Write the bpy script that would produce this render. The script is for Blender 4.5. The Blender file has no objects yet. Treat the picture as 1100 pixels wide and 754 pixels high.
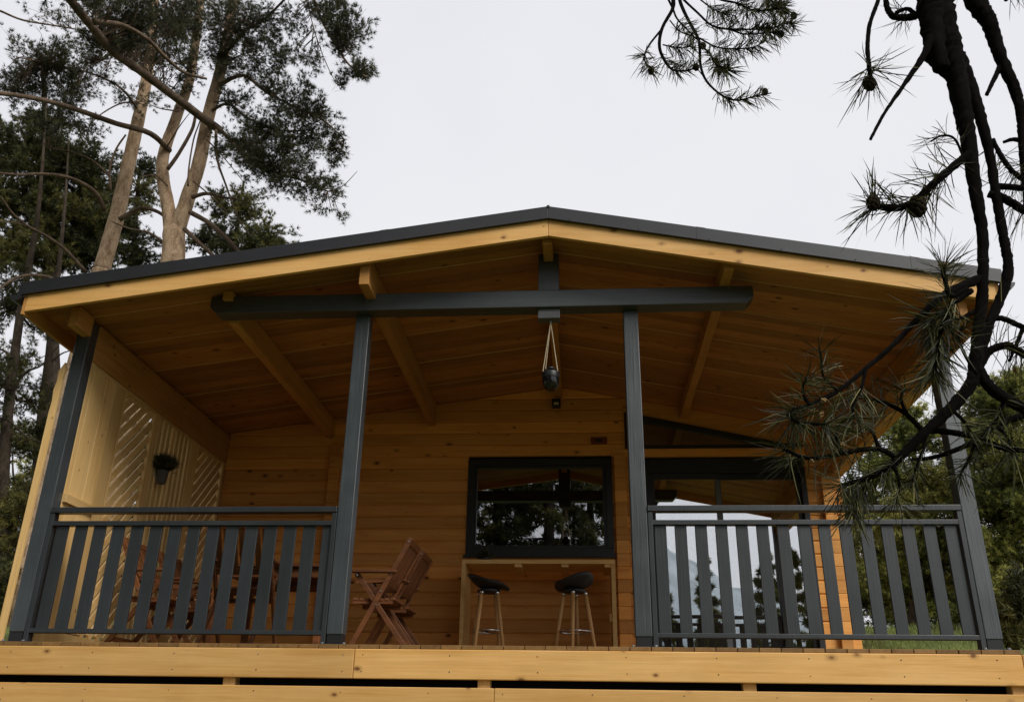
import bpy, math, random
import numpy as np
from mathutils import Vector, Matrix

random.seed(7)
rng = np.random.default_rng(11)
sc = bpy.context.scene
COL = sc.collection
R = math.radians

# ------------------------------------------------------------------ camera
CAM = np.array([0.0, -6.6, -0.65])
CM = np.array([[0.997112, 0.074454, 0.014996], [-0.01593, 0.398077, -0.917214], [-0.07426, 0.914326, 0.398113]])
F = 954.1
cam = bpy.data.objects.new('camera', bpy.data.cameras.new('camera'))
COL.objects.link(cam)
m3 = Matrix(((CM[0][0], -CM[1][0], -CM[2][0]), (CM[0][1], -CM[1][1], -CM[2][1]), (CM[0][2], -CM[1][2], -CM[2][2])))
cam.matrix_world = Matrix.Translation(Vector(CAM)) @ m3.to_4x4()
cam.data.sensor_width = 36
cam.data.lens = F / 1100 * 36
cam.data.clip_start = 0.05
cam.data.clip_end = 20000
sc.camera = cam


def at(px, py, d):
    """survey helper: the world point sighted at (px, py), d metres in front of the camera along +Y"""
    r = CM.T @ np.array([(px - 550) / F, (py - 377) / F, 1.0])
    return CAM + r * (d / r[1])


def rad(w, p):
    """half of a sighted width w at world point p"""
    return 0.5 * w * float(CM[2] @ (np.array(p) - CAM)) / F


# ------------------------------------------------------------------ node helpers
def newmat(name):
    m = bpy.data.materials.new(name)
    m.use_nodes = True
    nt = m.node_tree
    b = nt.nodes['Principled BSDF']
    return m, nt, b


def N(nt, t, **kw):
    n = nt.nodes.new(t)
    for k, v in kw.items():
        if k in n.inputs.keys():
            n.inputs[k].default_value = v
        else:
            setattr(n, k, v)
    return n


def ramp(nt, fac, stops):
    n = nt.nodes.new('ShaderNodeValToRGB')
    e = n.color_ramp.elements
    while len(e) < len(stops):
        e.new(0.5)
    for i, (p, c) in enumerate(stops):
        e[i].position = p
        e[i].color = (*c, 1) if len(c) == 3 else c
    nt.links.new(fac, n.inputs['Fac'])
    return n.outputs['Color']


def mixc(nt, fac, a, b, mode='MIX'):
    n = nt.nodes.new('ShaderNodeMix')
    n.data_type = 'RGBA'
    n.blend_type = mode
    for s, v in ((n.inputs[0], fac), (n.inputs[6], a), (n.inputs[7], b)):
        if hasattr(v, 'links'):
            nt.links.new(v, s)
        elif isinstance(v, (int, float)):
            s.default_value = v
        else:
            s.default_value = (*v, 1)
    return n.outputs[2]


def mth(nt, op, a, b=None):
    n = nt.nodes.new('ShaderNodeMath')
    n.operation = op
    for i, v in enumerate((a, b)):
        if v is None:
            continue
        if hasattr(v, 'links'):
            nt.links.new(v, n.inputs[i])
        else:
            n.inputs[i].default_value = v
    return n.outputs[0]


def wood(name, light, dark, axis='X', knots=1.0, rough=0.6, var=0.25, grain=1.0, knot_col=(0.17, 0.06, 0.018), spec=0.3, weather=0.0):
    m, nt, b = newmat(name)
    L = nt.links.new
    tc = N(nt, 'ShaderNodeTexCoord')
    at_ = N(nt, 'ShaderNodeAttribute', attribute_name='rnd')
    sh = N(nt, 'ShaderNodeVectorMath', operation='SCALE')
    cmb = N(nt, 'ShaderNodeCombineXYZ')
    for i in range(3):
        cmb.inputs[i].default_value = (3.7, 5.3, 7.9)[i]
    L(cmb.outputs[0], sh.inputs[0]); L(at_.outputs['Fac'], sh.inputs['Scale'])
    add = N(nt, 'ShaderNodeVectorMath', operation='ADD')
    L(tc.outputs['Object'], add.inputs[0]); L(sh.outputs[0], add.inputs[1])

    def mapped(al, ac):
        mp = N(nt, 'ShaderNodeMapping')
        mp.inputs['Scale'].default_value = [al if a == axis else ac for a in 'XYZ']
        L(add.outputs[0], mp.inputs[0])
        return mp.outputs[0]
    n1 = N(nt, 'ShaderNodeTexNoise', Scale=1.0, Detail=5.0, Roughness=0.65, Distortion=0.6)
    L(mapped(0.9 * grain, 26 * grain), n1.inputs['Vector'])
    n2 = N(nt, 'ShaderNodeTexNoise', Scale=1.0, Detail=3.0, Roughness=0.5)
    L(mapped(1.6, 5), n2.inputs['Vector'])
    n3 = N(nt, 'ShaderNodeTexNoise', Scale=1.0, Detail=6.0, Roughness=0.7)
    L(mapped(3.0, 110), n3.inputs['Vector'])
    g = mth(nt, 'ADD', mth(nt, 'MULTIPLY', n1.outputs['Fac'], 0.6), mth(nt, 'MULTIPLY', n2.outputs['Fac'], 0.4))
    mid = tuple((light[i] * 0.6 + dark[i] * 0.4) for i in range(3))
    c = ramp(nt, g, [(0.33, dark), (0.47, mid), (0.6, light)])
    fib = ramp(nt, n3.outputs['Fac'], [(0.3, (0.72, 0.68, 0.62)), (0.62, (1.08, 1.08, 1.08))])
    c = mixc(nt, 0.4, c, fib, 'MULTIPLY')
    bv = mth(nt, 'ADD', mth(nt, 'MULTIPLY', at_.outputs['Fac'], var), 1 - var * 0.6)
    hs = N(nt, 'ShaderNodeHueSaturation')
    L(bv, hs.inputs['Value']); L(c, hs.inputs['Color'])
    c = hs.outputs[0]
    if knots:
        v = N(nt, 'ShaderNodeTexVoronoi', Scale=1.0)
        wn = N(nt, 'ShaderNodeTexNoise', Scale=9.0, Detail=2.0)
        L(add.outputs[0], wn.inputs['Vector'])
        wa = N(nt, 'ShaderNodeVectorMath', operation='SCALE'); wa.inputs['Scale'].default_value = 0.10
        L(wn.outputs['Color'], wa.inputs[0])
        wb = N(nt, 'ShaderNodeVectorMath', operation='ADD')
        L(mapped(5.2, 8.5), wb.inputs[0]); L(wa.outputs[0], wb.inputs[1])
        L(wb.outputs[0], v.inputs['Vector'])
        sep = N(nt, 'ShaderNodeSeparateColor'); L(v.outputs['Color'], sep.inputs[0])
        size = mth(nt, 'ADD', mth(nt, 'MULTIPLY', mth(nt, 'POWER', sep.outputs[0], 2.0), 0.15 * knots), 0.02)
        k = mth(nt, 'DIVIDE', v.outputs['Distance'], size)
        kf = ramp(nt, k, [(0.55, (1, 1, 1)), (1.0, (0.35, 0.35, 0.35)), (1.0, (0.35,) * 3), (1.0, (0, 0, 0))]) if False else ramp(nt, mth(nt, 'MULTIPLY', k, 0.5), [(0.28, (0.95,) * 3), (0.5, (0.35,) * 3), (0.95, (0,) * 3)])
        c = mixc(nt, kf, c, knot_col)
    if weather:
        nw = N(nt, 'ShaderNodeTexNoise', Scale=1.3, Detail=5.0, Roughness=0.6)
        L(tc.outputs['Object'], nw.inputs['Vector'])
        wf = ramp(nt, nw.outputs['Fac'], [(0.45, (0,) * 3), (0.75, (weather,) * 3)])
        c = mixc(nt, wf, c, (dark[0] * 0.6, dark[1] * 0.62, dark[2] * 0.7))
    L(c, b.inputs['Base Color'])
    b.inputs['Roughness'].default_value = rough
    b.inputs['Specular IOR Level'].default_value = spec
    bp = N(nt, 'ShaderNodeBump', Strength=0.22, Distance=0.004)
    L(n3.outputs['Fac'], bp.inputs['Height']); L(bp.outputs[0], b.inputs['Normal'])
    return m


def paint(name, col, rough=0.45, spec=0.5, var=0.25, metallic=0.0, scale=3.0, bump=0.05, grain=None):
    m, nt, b = newmat(name)
    L = nt.links.new
    tc = N(nt, 'ShaderNodeTexCoord')
    n = N(nt, 'ShaderNodeTexNoise', Scale=scale, Detail=6.0, Roughness=0.65)
    L(tc.outputs['Object'], n.inputs['Vector'])
    a = N(nt, 'ShaderNodeAttribute', attribute_name='rnd')
    f = mth(nt, 'ADD', mth(nt, 'MULTIPLY', n.outputs['Fac'], 0.8), mth(nt, 'MULTIPLY', a.outputs['Fac'], 0.2))
    c = ramp(nt, f, [(0.3, tuple(x * (1 - var) for x in col)), (0.7, tuple(x * (1 + var) for x in col))])
    L(c, b.inputs['Base Color'])
    n2 = N(nt, 'ShaderNodeTexNoise', Scale=scale * 14, Detail=4.0)
    if grain:
        mp = N(nt, 'ShaderNodeMapping')
        mp.inputs['Scale'].default_value = [0.08 if a_ == grain else 2.6 for a_ in 'XYZ']
        L(tc.outputs['Object'], mp.inputs[0]); L(mp.outputs[0], n2.inputs['Vector'])
        st = ramp(nt, n2.outputs['Fac'], [(0.35, (0.78,) * 3), (0.65, (1.15,) * 3)])
        c2 = mixc(nt, 0.7, c, st, 'MULTIPLY'); L(c2, b.inputs['Base Color'])
    else:
        L(tc.outputs['Object'], n2.inputs['Vector'])
    rr = mth(nt, 'ADD', mth(nt, 'MULTIPLY', n.outputs['Fac'], 0.25), rough - 0.12)
    L(rr, b.inputs['Roughness'])
    b.inputs['Specular IOR Level'].default_value = spec
    b.inputs['Metallic'].default_value = metallic
    bp = N(nt, 'ShaderNodeBump', Strength=bump, Distance=0.01)
    L(n2.outputs['Fac'], bp.inputs['Height']); L(bp.outputs[0], b.inputs['Normal'])
    return m


def needle(name, cols, rough=0.55, trans=0.25):
    """leaf colour ramps over a per-tuft random value"""
    m, nt, b = newmat(name)
    L = nt.links.new
    a = N(nt, 'ShaderNodeAttribute', attribute_name='rnd')
    st = [(i / max(1, len(cols) - 1), c) for i, c in enumerate(cols)]
    c = ramp(nt, a.outputs['Fac'], st)
    L(c, b.inputs['Base Color'])
    b.inputs['Roughness'].default_value = rough
    b.inputs['Specular IOR Level'].default_value = 0.25
    if trans:
        out = nt.nodes['Material Output']
        tr = N(nt, 'ShaderNodeBsdfTranslucent')
        L(c, tr.inputs['Color'])
        mx = N(nt, 'ShaderNodeMixShader'); mx.inputs[0].default_value = trans
        L(b.outputs[0], mx.inputs[1]); L(tr.outputs[0], mx.inputs[2]); L(mx.outputs[0], out.inputs['Surface'])
    return m


def bark(name, light, dark, scale=9.0, strength=0.6):
    m, nt, b = newmat(name)
    L = nt.links.new
    tc = N(nt, 'ShaderNodeTexCoord')
    mp = N(nt, 'ShaderNodeMapping'); mp.inputs['Scale'].default_value = (1, 1, 0.45)
    L(tc.outputs['Object'], mp.inputs[0])
    v = N(nt, 'ShaderNodeTexVoronoi', Scale=scale, feature='DISTANCE_TO_EDGE')
    n = N(nt, 'ShaderNodeTexNoise', Scale=scale * 0.5, Detail=8.0, Roughness=0.7)
    L(mp.outputs[0], n.inputs['Vector'])
    vm = N(nt, 'ShaderNodeVectorMath', operation='ADD'); L(mp.outputs[0], vm.inputs[0]); 
    sc_ = N(nt, 'ShaderNodeVectorMath', operation='SCALE'); sc_.inputs['Scale'].default_value = 0.6
    L(n.outputs['Color'], sc_.inputs[0]); L(sc_.outputs[0], vm.inputs[1]); L(vm.outputs[0], v.inputs['Vector'])
    f = mth(nt, 'ADD', mth(nt, 'MULTIPLY', mth(nt, 'MINIMUM', v.outputs['Distance'], 0.16), 0.9), mth(nt, 'MULTIPLY', n.outputs['Fac'], 0.95))
    c = ramp(nt, f, [(0.40, dark), (0.52, tuple(0.45 * l + 0.55 * d_ for l, d_ in zip(light, dark))), (0.66, light)])
    L(c, b.inputs['Base Color'])
    b.inputs['Roughness'].default_value = 0.95
    b.inputs['Specular IOR Level'].default_value = 0.06
    bp = N(nt, 'ShaderNodeBump', Strength=strength, Distance=0.02)
    L(f, bp.inputs['Height']); L(bp.outputs[0], b.inputs['Normal'])
    return m


def glass(name, refl, tint):
    m, nt, b = newmat(name)
    L = nt.links.new
    out = nt.nodes['Material Output']
    nt.nodes.remove(b)
    g = N(nt, 'ShaderNodeBsdfGlossy', Roughness=0.0)
    g.inputs['Color'].default_value = (0.93, 0.95, 0.97, 1)
    t = N(nt, 'ShaderNodeBsdfTransparent'); t.inputs['Color'].default_value = (*tint, 1)
    mx = N(nt, 'ShaderNodeMixShader'); mx.inputs[0].default_value = refl
    tc = N(nt, 'ShaderNodeTexCoord')
    n = N(nt, 'ShaderNodeTexNoise', Scale=1.1, Detail=1.0)
    L(tc.outputs['Object'], n.inputs['Vector'])
    bp = N(nt, 'ShaderNodeBump', Strength=0.05, Distance=0.02)
    L(n.outputs['Fac'], bp.inputs['Height']); L(bp.outputs[0], g.inputs['Normal'])
    L(t.outputs[0], mx.inputs[1]); L(g.outputs[0], mx.inputs[2]); L(mx.outputs[0], out.inputs['Surface'])
    return m


# ------------------------------------------------------------------ materials
PINE_L, PINE_D = (0.77, 0.455, 0.165), (0.64, 0.33, 0.085)
M = {}
M['pine_x'] = wood('pine_board', PINE_L, PINE_D, 'X', 1.0, var=0.2, weather=0.22)
M['pine_lit_y'] = wood('sky_lit_pine_beam', PINE_L, PINE_D, 'Y', 0.8)  # right plate only: sky light on its inner face put into the colour
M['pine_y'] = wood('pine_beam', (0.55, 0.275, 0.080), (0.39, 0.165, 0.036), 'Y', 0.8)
M['pine_end'] = wood('pine_deck', (0.27, 0.15, 0.05), (0.16, 0.08, 0.026), 'Y', 0.6, var=0.5)
M['log_x'] = wood('oiled_log', (0.80, 0.385, 0.105), (0.63, 0.255, 0.052), 'X', 1.0, var=0.45, knot_col=(0.07, 0.02, 0.006))
M['log_y'] = wood('oiled_log_side', (0.80, 0.385, 0.105), (0.63, 0.255, 0.052), 'Y', 1.0, var=0.3, knot_col=(0.07, 0.02, 0.006))
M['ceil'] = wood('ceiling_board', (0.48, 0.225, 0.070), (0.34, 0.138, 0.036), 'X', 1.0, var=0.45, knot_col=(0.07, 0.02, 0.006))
M['ceil_pale'] = wood('pale_batten', (0.74, 0.50, 0.25), (0.6, 0.38, 0.16), 'X', 0)
M['raw_z'] = wood('raw_pine_upright', (0.70, 0.47, 0.20), (0.56, 0.33, 0.11), 'Z', 0.6, var=0.3)
M['raw_y'] = wood('raw_pine_slat', (0.70, 0.47, 0.20), (0.56, 0.33, 0.11), 'Y', 0.4, var=0.3)
M['table'] = wood('table_pine', (0.80, 0.52, 0.21), (0.66, 0.38, 0.12), 'X', 0.5)
M['teak'] = wood('reddish_hardwood', (0.21, 0.076, 0.024), (0.09, 0.031, 0.010), 'X', 0, var=0.5, rough=0.5, spec=0.4)
M['beech'] = wood('beech_leg', (0.58, 0.33, 0.13), (0.42, 0.21, 0.07), 'Z', 0, rough=0.45)
M['grey'] = paint('anthracite_paint', (0.033, 0.041, 0.045), 0.40, 1.0, 0.30, scale=2.2, bump=0.22, grain='Z')
M['grey_x'] = paint('anthracite_beam_paint', (0.034, 0.041, 0.045), 0.40, 1.0, 0.30, scale=2.2, bump=0.22, grain='X')
M['rail'] = paint('anthracite_rail', (0.018, 0.022, 0.025), 0.44, 0.7, 0.25, scale=2.0, bump=0.12, grain='Z')
M['metal'] = paint('anthracite_sheet_metal', (0.022, 0.023, 0.027), 0.42, 0.5, 0.12, scale=1.3)
M['black'] = paint('black_metal', (0.012, 0.012, 0.013), 0.4, 0.5, 0.1)
M['frame'] = paint('dark_window_frame', (0.016, 0.018, 0.020), 0.4, 0.5, 0.12)
M['sash'] = paint('grey_sash', (0.10, 0.105, 0.11), 0.4, 0.5, 0.1)
M['plastic'] = paint('black_plastic_seat', (0.022, 0.024, 0.026), 0.5, 0.5, 0.1)
M['chrome'] = paint('chrome_ring', (0.6, 0.6, 0.6), 0.2, 0.5, 0.05, metallic=1.0)
M['steel'] = paint('zinc_metal', (0.36, 0.37, 0.37), 0.4, 0.5, 0.2, metallic=0.8)
M['mount'] = paint('dull_grey_box', (0.075, 0.075, 0.078), 0.5, 0.5, 0.3)
M['under_deck_shade'] = paint('under_deck_black', (0.012, 0.012, 0.012), 0.9, 0.1, 0.3)
M['chain'] = paint('pale_bead_chain', (0.62, 0.52, 0.36), 0.4, 0.5, 0.1)
M['jar'] = paint('dark_glazed_jar', (0.006, 0.005, 0.005), 0.14, 0.6, 0.2)
M['lens'] = paint('frosted_lens', (0.62, 0.55, 0.34), 0.4, 0.4, 0.05)
M['plaque'] = paint('red_brown_plaque', (0.20, 0.05, 0.018), 0.5, 0.4, 0.25)
M['curtain'] = needle('olive_curtain', [(0.60, 0.55, 0.10), (0.66, 0.60, 0.13)], 0.9, 0.5)
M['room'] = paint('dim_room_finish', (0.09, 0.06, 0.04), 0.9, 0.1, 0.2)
M['glass_win'] = glass('window_pane', 0.42, (0.25, 0.26, 0.26))
M['glass_added'] = glass('added_window_pane', 0.12, (0.92, 0.95, 0.94))
M['glass_clear'] = glass('dark_pane', 0.3, (0.30, 0.31, 0.31))
M['glass'] = glass('reflective_pane', 0.55, (0.95, 0.97, 0.96))
M['bark_pine'] = bark('orange_pine_bark', (0.46, 0.33, 0.215), (0.17, 0.105, 0.06), 12, 0.7)
M['bark_limb'] = bark('limb_bark', (0.16, 0.115, 0.08), (0.06, 0.042, 0.03), 14)
M['bark_dark'] = bark('dark_bark', (0.065, 0.050, 0.036), (0.022, 0.017, 0.013), 9)
M['bark_near'] = bark('near_branch_bark', (0.014, 0.011, 0.009), (0.003, 0.0027, 0.0024), 55, 1.0)  # near-black: the unlit silhouette is put into the bark colour
M['needle_a'] = needle('pine_needles', [(0.028, 0.032, 0.016), (0.055, 0.060, 0.028), (0.10, 0.10, 0.045)])
M['needle_b'] = needle('yellowish_pine_needles', [(0.03, 0.036, 0.015), (0.08, 0.082, 0.028), (0.22, 0.195, 0.055)])  # ramp runs yellower than the front pines' needles
M['needle_y'] = needle('young_shoots', [(0.03, 0.042, 0.014), (0.10, 0.125, 0.03), (0.29, 0.30, 0.07), (0.50, 0.48, 0.16)], trans=0.4)
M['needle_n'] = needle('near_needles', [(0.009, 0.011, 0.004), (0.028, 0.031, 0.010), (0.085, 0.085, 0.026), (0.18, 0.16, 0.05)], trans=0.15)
M['bud'] = needle('bud_scales', [(0.16, 0.09, 0.03), (0.36, 0.23, 0.08)], trans=0)
M['cone'] = bark('pine_cone', (0.05, 0.04, 0.026), (0.02, 0.015, 0.01), 60, 0.6)


# ------------------------------------------------------------------ mesh builder
class MB:
    def __init__(s):
        s.V = []; s.F = []; s.Rn = []

    def add(s, vs, fs, rnd=None):
        o = len(s.V)
        r = random.random() if rnd is None else rnd
        s.V += [tuple(float(c) for c in v) for v in vs]
        s.F += [tuple(i + o for i in f) for f in fs]
        s.Rn += [r] * len(vs)
        return s

    def box(s, x0, x1, y0, y1, z0, z1, rnd=None):
        v = [(x, y, z) for x in (x0, x1) for y in (y0, y1) for z in (z0, z1)]
        f = [(0, 1, 3, 2), (4, 6, 7, 5), (0, 4, 5, 1), (2, 3, 7, 6), (0, 2, 6, 4), (1, 5, 7, 3)]
        return s.add(v, f, rnd)

    def bar(s, p, q, w, h, up=(0, 0, 1), rnd=None):
        """rectangular bar from p to q: w across, h along up"""
        p, q, up = Vector(p), Vector(q), Vector(up)
        d = (q - p).normalized()
        a = d.cross(up).normalized(); u = a.cross(d).normalized()
        v = []
        for c in (p, q):
            for sa, su in ((-1, -1), (1, -1), (1, 1), (-1, 1)):
                v.append(c + a * (w / 2 * sa) + u * (h / 2 * su))
        f = [(3, 2, 1, 0), (4, 5, 6, 7)] + [(i, (i + 1) % 4, 4 + (i + 1) % 4, 4 + i) for i in range(4)]
        return s.add(v, f, rnd)

    def prism(s, poly, axis, a0, a1, rnd=None):
        """closed polygon extruded along an axis; poly in the two other axes (cyclic order kept x,y,z)"""
        n = len(poly); v = []
        for a in (a0, a1):
            for (p, q) in poly:
                v.append({'X': (a, p, q), 'Y': (p, a, q), 'Z': (p, q, a)}[axis])
        f = [tuple(range(n))[::-1], tuple(range(n, 2 * n))] + [(i, (i + 1) % n, n + (i + 1) % n, n + i) for i in range(n)]
        return s.add(v, f, rnd)

    def tube(s, pts, rr, n=8, rnd=None, cap=True, wob=0.0):
        P = [Vector(p) for p in pts]
        if not hasattr(rr, '__len__'):
            rr = [rr] * len(P)
        T = []
        for i in range(len(P)):
            t = (P[min(i + 1, len(P) - 1)] - P[max(i - 1, 0)])
            T.append(t.normalized() if t.length > 1e-9 else Vector((0, 0, 1)))
        a = T[0].orthogonal().normalized()
        v = []
        for i in range(len(P)):
            a = (a - T[i] * a.dot(T[i]))
            a = a.normalized() if a.length > 1e-6 else T[i].orthogonal().normalized()
            b = T[i].cross(a)
            for k in range(n):
                t = 2 * math.pi * k / n
                r = rr[i] * (1 + (random.uniform(-wob, wob) if wob else 0))
                v.append(P[i] + a * (math.cos(t) * r) + b * (math.sin(t) * r))
        f = []
        for i in range(len(P) - 1):
            for k in range(n):
                f.append((i * n + k, i * n + (k + 1) % n, (i + 1) * n + (k + 1) % n, (i + 1) * n + k))
        if cap:
            f.append(tuple(range(n))[::-1]); f.append(tuple((len(P) - 1) * n + k for k in range(n)))
        return s.add(v, f, rnd)

    def lathe(s, prof, c=(0, 0, 0), n=20, rnd=None):
        v = [(c[0] + r * math.cos(2 * math.pi * k / n), c[1] + r * math.sin(2 * math.pi * k / n), c[2] + z) for r, z in prof for k in range(n)]
        f = [(i * n + k, i * n + (k + 1) % n, (i + 1) * n + (k + 1) % n, (i + 1) * n + k) for i in range(len(prof) - 1) for k in range(n)]
        f.append(tuple(range(n))[::-1]); f.append(tuple((len(prof) - 1) * n + k for k in range(n)))
        return s.add(v, f, rnd)

    def torus(s, c, R_, r, n=28, m=8):
        v = []
        for i in range(n):
            t = 2 * math.pi * i / n
            for j in range(m):
                q = 2 * math.pi * j / m
                v.append((c[0] + (R_ + r * math.cos(q)) * math.cos(t), c[1] + (R_ + r * math.cos(q)) * math.sin(t), c[2] + r * math.sin(q)))
        f = [(i * m + j, ((i + 1) % n) * m + j, ((i + 1) % n) * m + (j + 1) % m, i * m + (j + 1) % m) for i in range(n) for j in range(m)]
        return s.add(v, f)

    def ball(s, c, r, n=8, m=6, sz=1.0):
        prof = [(max(1e-4, r * math.sin(math.pi * i / m)), -r * sz * math.cos(math.pi * i / m)) for i in range(m + 1)]
        return s.lathe(prof, c, n)

    def build(s, name, mat, parent=None, bevel=0.0, smooth=False, seg=2):
        return link(name, np.array(s.V), s.F, np.array(s.Rn), mat, parent, bevel, smooth, seg)


def top_loc(p):
    while p.parent:
        p = p.parent
    return np.array(p.location)


def link(name, V, Fc, rnd, mat, parent=None, bevel=0.0, smooth=False, seg=2):
    if parent is not None:
        V = V - top_loc(parent)
    me = bpy.data.meshes.new(name)
    if isinstance(Fc, np.ndarray):
        k = Fc.shape[1]
        me.vertices.add(len(V)); me.vertices.foreach_set('co', V.astype(np.float32).ravel())
        me.loops.add(Fc.size); me.loops.foreach_set('vertex_index', Fc.astype(np.int32).ravel())
        me.polygons.add(len(Fc))
        me.polygons.foreach_set('loop_start', np.arange(0, Fc.size, k, dtype=np.int32))
        me.update(calc_edges=True)
    else:
        me.from_pydata([tuple(v) for v in V], [], Fc)
    a = me.attributes.new('rnd', 'FLOAT', 'POINT')
    a.data.foreach_set('value', rnd.astype(np.float32))
    me.materials.append(mat)
    if smooth:
        me.polygons.foreach_set('use_smooth', [True] * len(me.polygons))
    o = bpy.data.objects.new(name, me)
    COL.objects.link(o)
    if parent is not None:
        o.parent = parent
    if bevel:
        b = o.modifiers.new('edge', 'BEVEL')
        b.width = bevel; b.segments = seg; b.limit_method = 'ANGLE'; b.angle_limit = R(40)
    return o


def tag(o, label=None, cat=None, group=None, kind=None):
    if label: o['label'] = label
    if cat: o['category'] = cat
    if group: o['group'] = group
    if kind: o['kind'] = kind
    return o


def empty(name, loc, label, cat, group=None):
    o = bpy.data.objects.new(name, None)
    o.location = tuple(float(c) for c in loc)
    o.empty_display_size = 0.2
    COL.objects.link(o)
    return tag(o, label, cat, group)


def copy_tree(o, parent=None):
    c = o.copy(); COL.objects.link(c)
    if parent is not None:
        c.parent = parent
    for ch in list(o.children):
        copy_tree(ch, c)
    return c


def smooth_path(pts, k=5):
    """Catmull-Rom through the points"""
    P = [np.array(p, float) for p in pts]
    if len(P) < 3:
        return P
    Q = [2 * P[0] - P[1]] + P + [2 * P[-1] - P[-2]]
    out = []
    for i in range(1, len(Q) - 2):
        for j in range(k):
            t = j / k
            p0, p1, p2, p3 = Q[i - 1:i + 3]
            out.append(0.5 * ((2 * p1) + (-p0 + p2) * t + (2 * p0 - 5 * p1 + 4 * p2 - p3) * t * t + (-p0 + 3 * p1 - 3 * p2 + p3) * t ** 3))
    out.append(P[-1])
    return out


# ------------------------------------------------------------------ terrain
def sstep(a, b, x):
    t = np.clip((x - a) / (b - a), 0, 1)
    return t * t * (3 - 2 * t)


def ground_z(x, y):
    x = np.asarray(x, float); y = np.asarray(y, float)
    z = -2.1 + 0.6 * sstep(-6, -1, y)
    side = np.maximum(sstep(3.1, 4.4, x), sstep(-4.9, -6.2, x))
    side = np.maximum(side, sstep(8.9, 10.0, y))
    rise = 0.7 * sstep(-1, 2, y) + 1.9 * sstep(2, 9.5, y)
    z = z + rise * side
    z = z + 0.02 * np.clip(y - 12, 0, 200)
    z = z - 0.06 * np.clip(-y - 14, 0, 120)
    z = z + 0.05 * np.sin(x * 1.3 + y * 0.7) * np.cos(y * 1.1 - x * 0.4) * side
    return z


def make_ground():
    xs = np.unique(np.concatenate([np.linspace(-4000, -60, 10), np.linspace(-60, -12, 16), np.linspace(-12, 14, 90), np.linspace(14, 60, 16), np.linspace(60, 4000, 10)]))
    ys = np.unique(np.concatenate([np.linspace(-4000, -60, 10), np.linspace(-60, -8, 20), np.linspace(-8, 18, 90), np.linspace(18, 60, 14), np.linspace(60, 4000, 10)]))
    X, Y = np.meshgrid(xs, ys)
    V = np.stack([X, Y, ground_z(X, Y)], -1).reshape(-1, 3)
    nx, ny = len(xs), len(ys)
    i = np.arange(ny - 1)[:, None] * nx + np.arange(nx - 1)[None]
    Fc = np.stack([i, i + 1, i + nx + 1, i + nx], -1).reshape(-1, 4)
    m, nt, b = newmat('meadow_soil')
    L = nt.links.new
    tc = N(nt, 'ShaderNodeTexCoord')
    n = N(nt, 'ShaderNodeTexNoise', Scale=0.8, Detail=8.0, Roughness=0.7)
    L(tc.outputs['Object'], n.inputs['Vector'])
    n2 = N(nt, 'ShaderNodeTexNoise', Scale=22.0, Detail=4.0)
    L(tc.outputs['Object'], n2.inputs['Vector'])
    c = ramp(nt, n.outputs['Fac'], [(0.3, (0.045, 0.035, 0.02)), (0.48, (0.075, 0.09, 0.027)), (0.7, (0.15, 0.18, 0.055))])
    c = mixc(nt, 0.6, c, ramp(nt, n2.outputs['Fac'], [(0.3, (0.5, 0.5, 0.5)), (0.7, (1.3, 1.3, 1.2))]), 'MULTIPLY')
    L(c, b.inputs['Base Color']); b.inputs['Roughness'].default_value = 0.95
    b.inputs['Specular IOR Level'].default_value = 0.1
    o = link('ground', V, Fc, np.zeros(len(V)), m, smooth=True)
    tag(o, kind='structure')


make_ground()


def make_hills():
    m, nt, b = newmat('haze_tinted_slope')
    L = nt.links.new
    tc = N(nt, 'ShaderNodeTexCoord')
    n = N(nt, 'ShaderNodeTexNoise', Scale=0.006, Detail=9.0, Roughness=0.65)
    L(tc.outputs['Object'], n.inputs['Vector'])
    c = ramp(nt, n.outputs['Fac'], [(0.35, (0.16, 0.20, 0.22)), (0.65, (0.34, 0.38, 0.42))])  # blue-grey of distant haze is put into the slope colour
    L(c, b.inputs['Base Color']); b.inputs['Roughness'].default_value = 1.0
    n_ = 120
    xs = np.linspace(-3600, 3600, n_)
    V = []
    for j, (yy, s) in enumerate(((-1700, 0.0), (-2300, 0.55), (-2800, 1.0), (-3300, 0.6), (-3700, 0.0))):
        for i, x in enumerate(xs):
            h = 330 + 190 * math.sin(x / 620 + 1.8) + 90 * math.sin(x / 210 + 0.4) + 40 * math.sin(x / 83) + 16 * math.sin(x / 31 + j)
            V.append((x, yy + 60 * math.sin(x / 150), -80 + max(40, h + 60) * s))
    i = np.arange(4)[:, None] * n_ + np.arange(n_ - 1)[None]
    Fc = np.stack([i, i + 1, i + n_ + 1, i + n_], -1).reshape(-1, 4)
    o = link('mountains', np.array(V), Fc, np.zeros(len(V)), m, smooth=True)
    tag(o, kind='structure')


make_hills()


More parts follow.
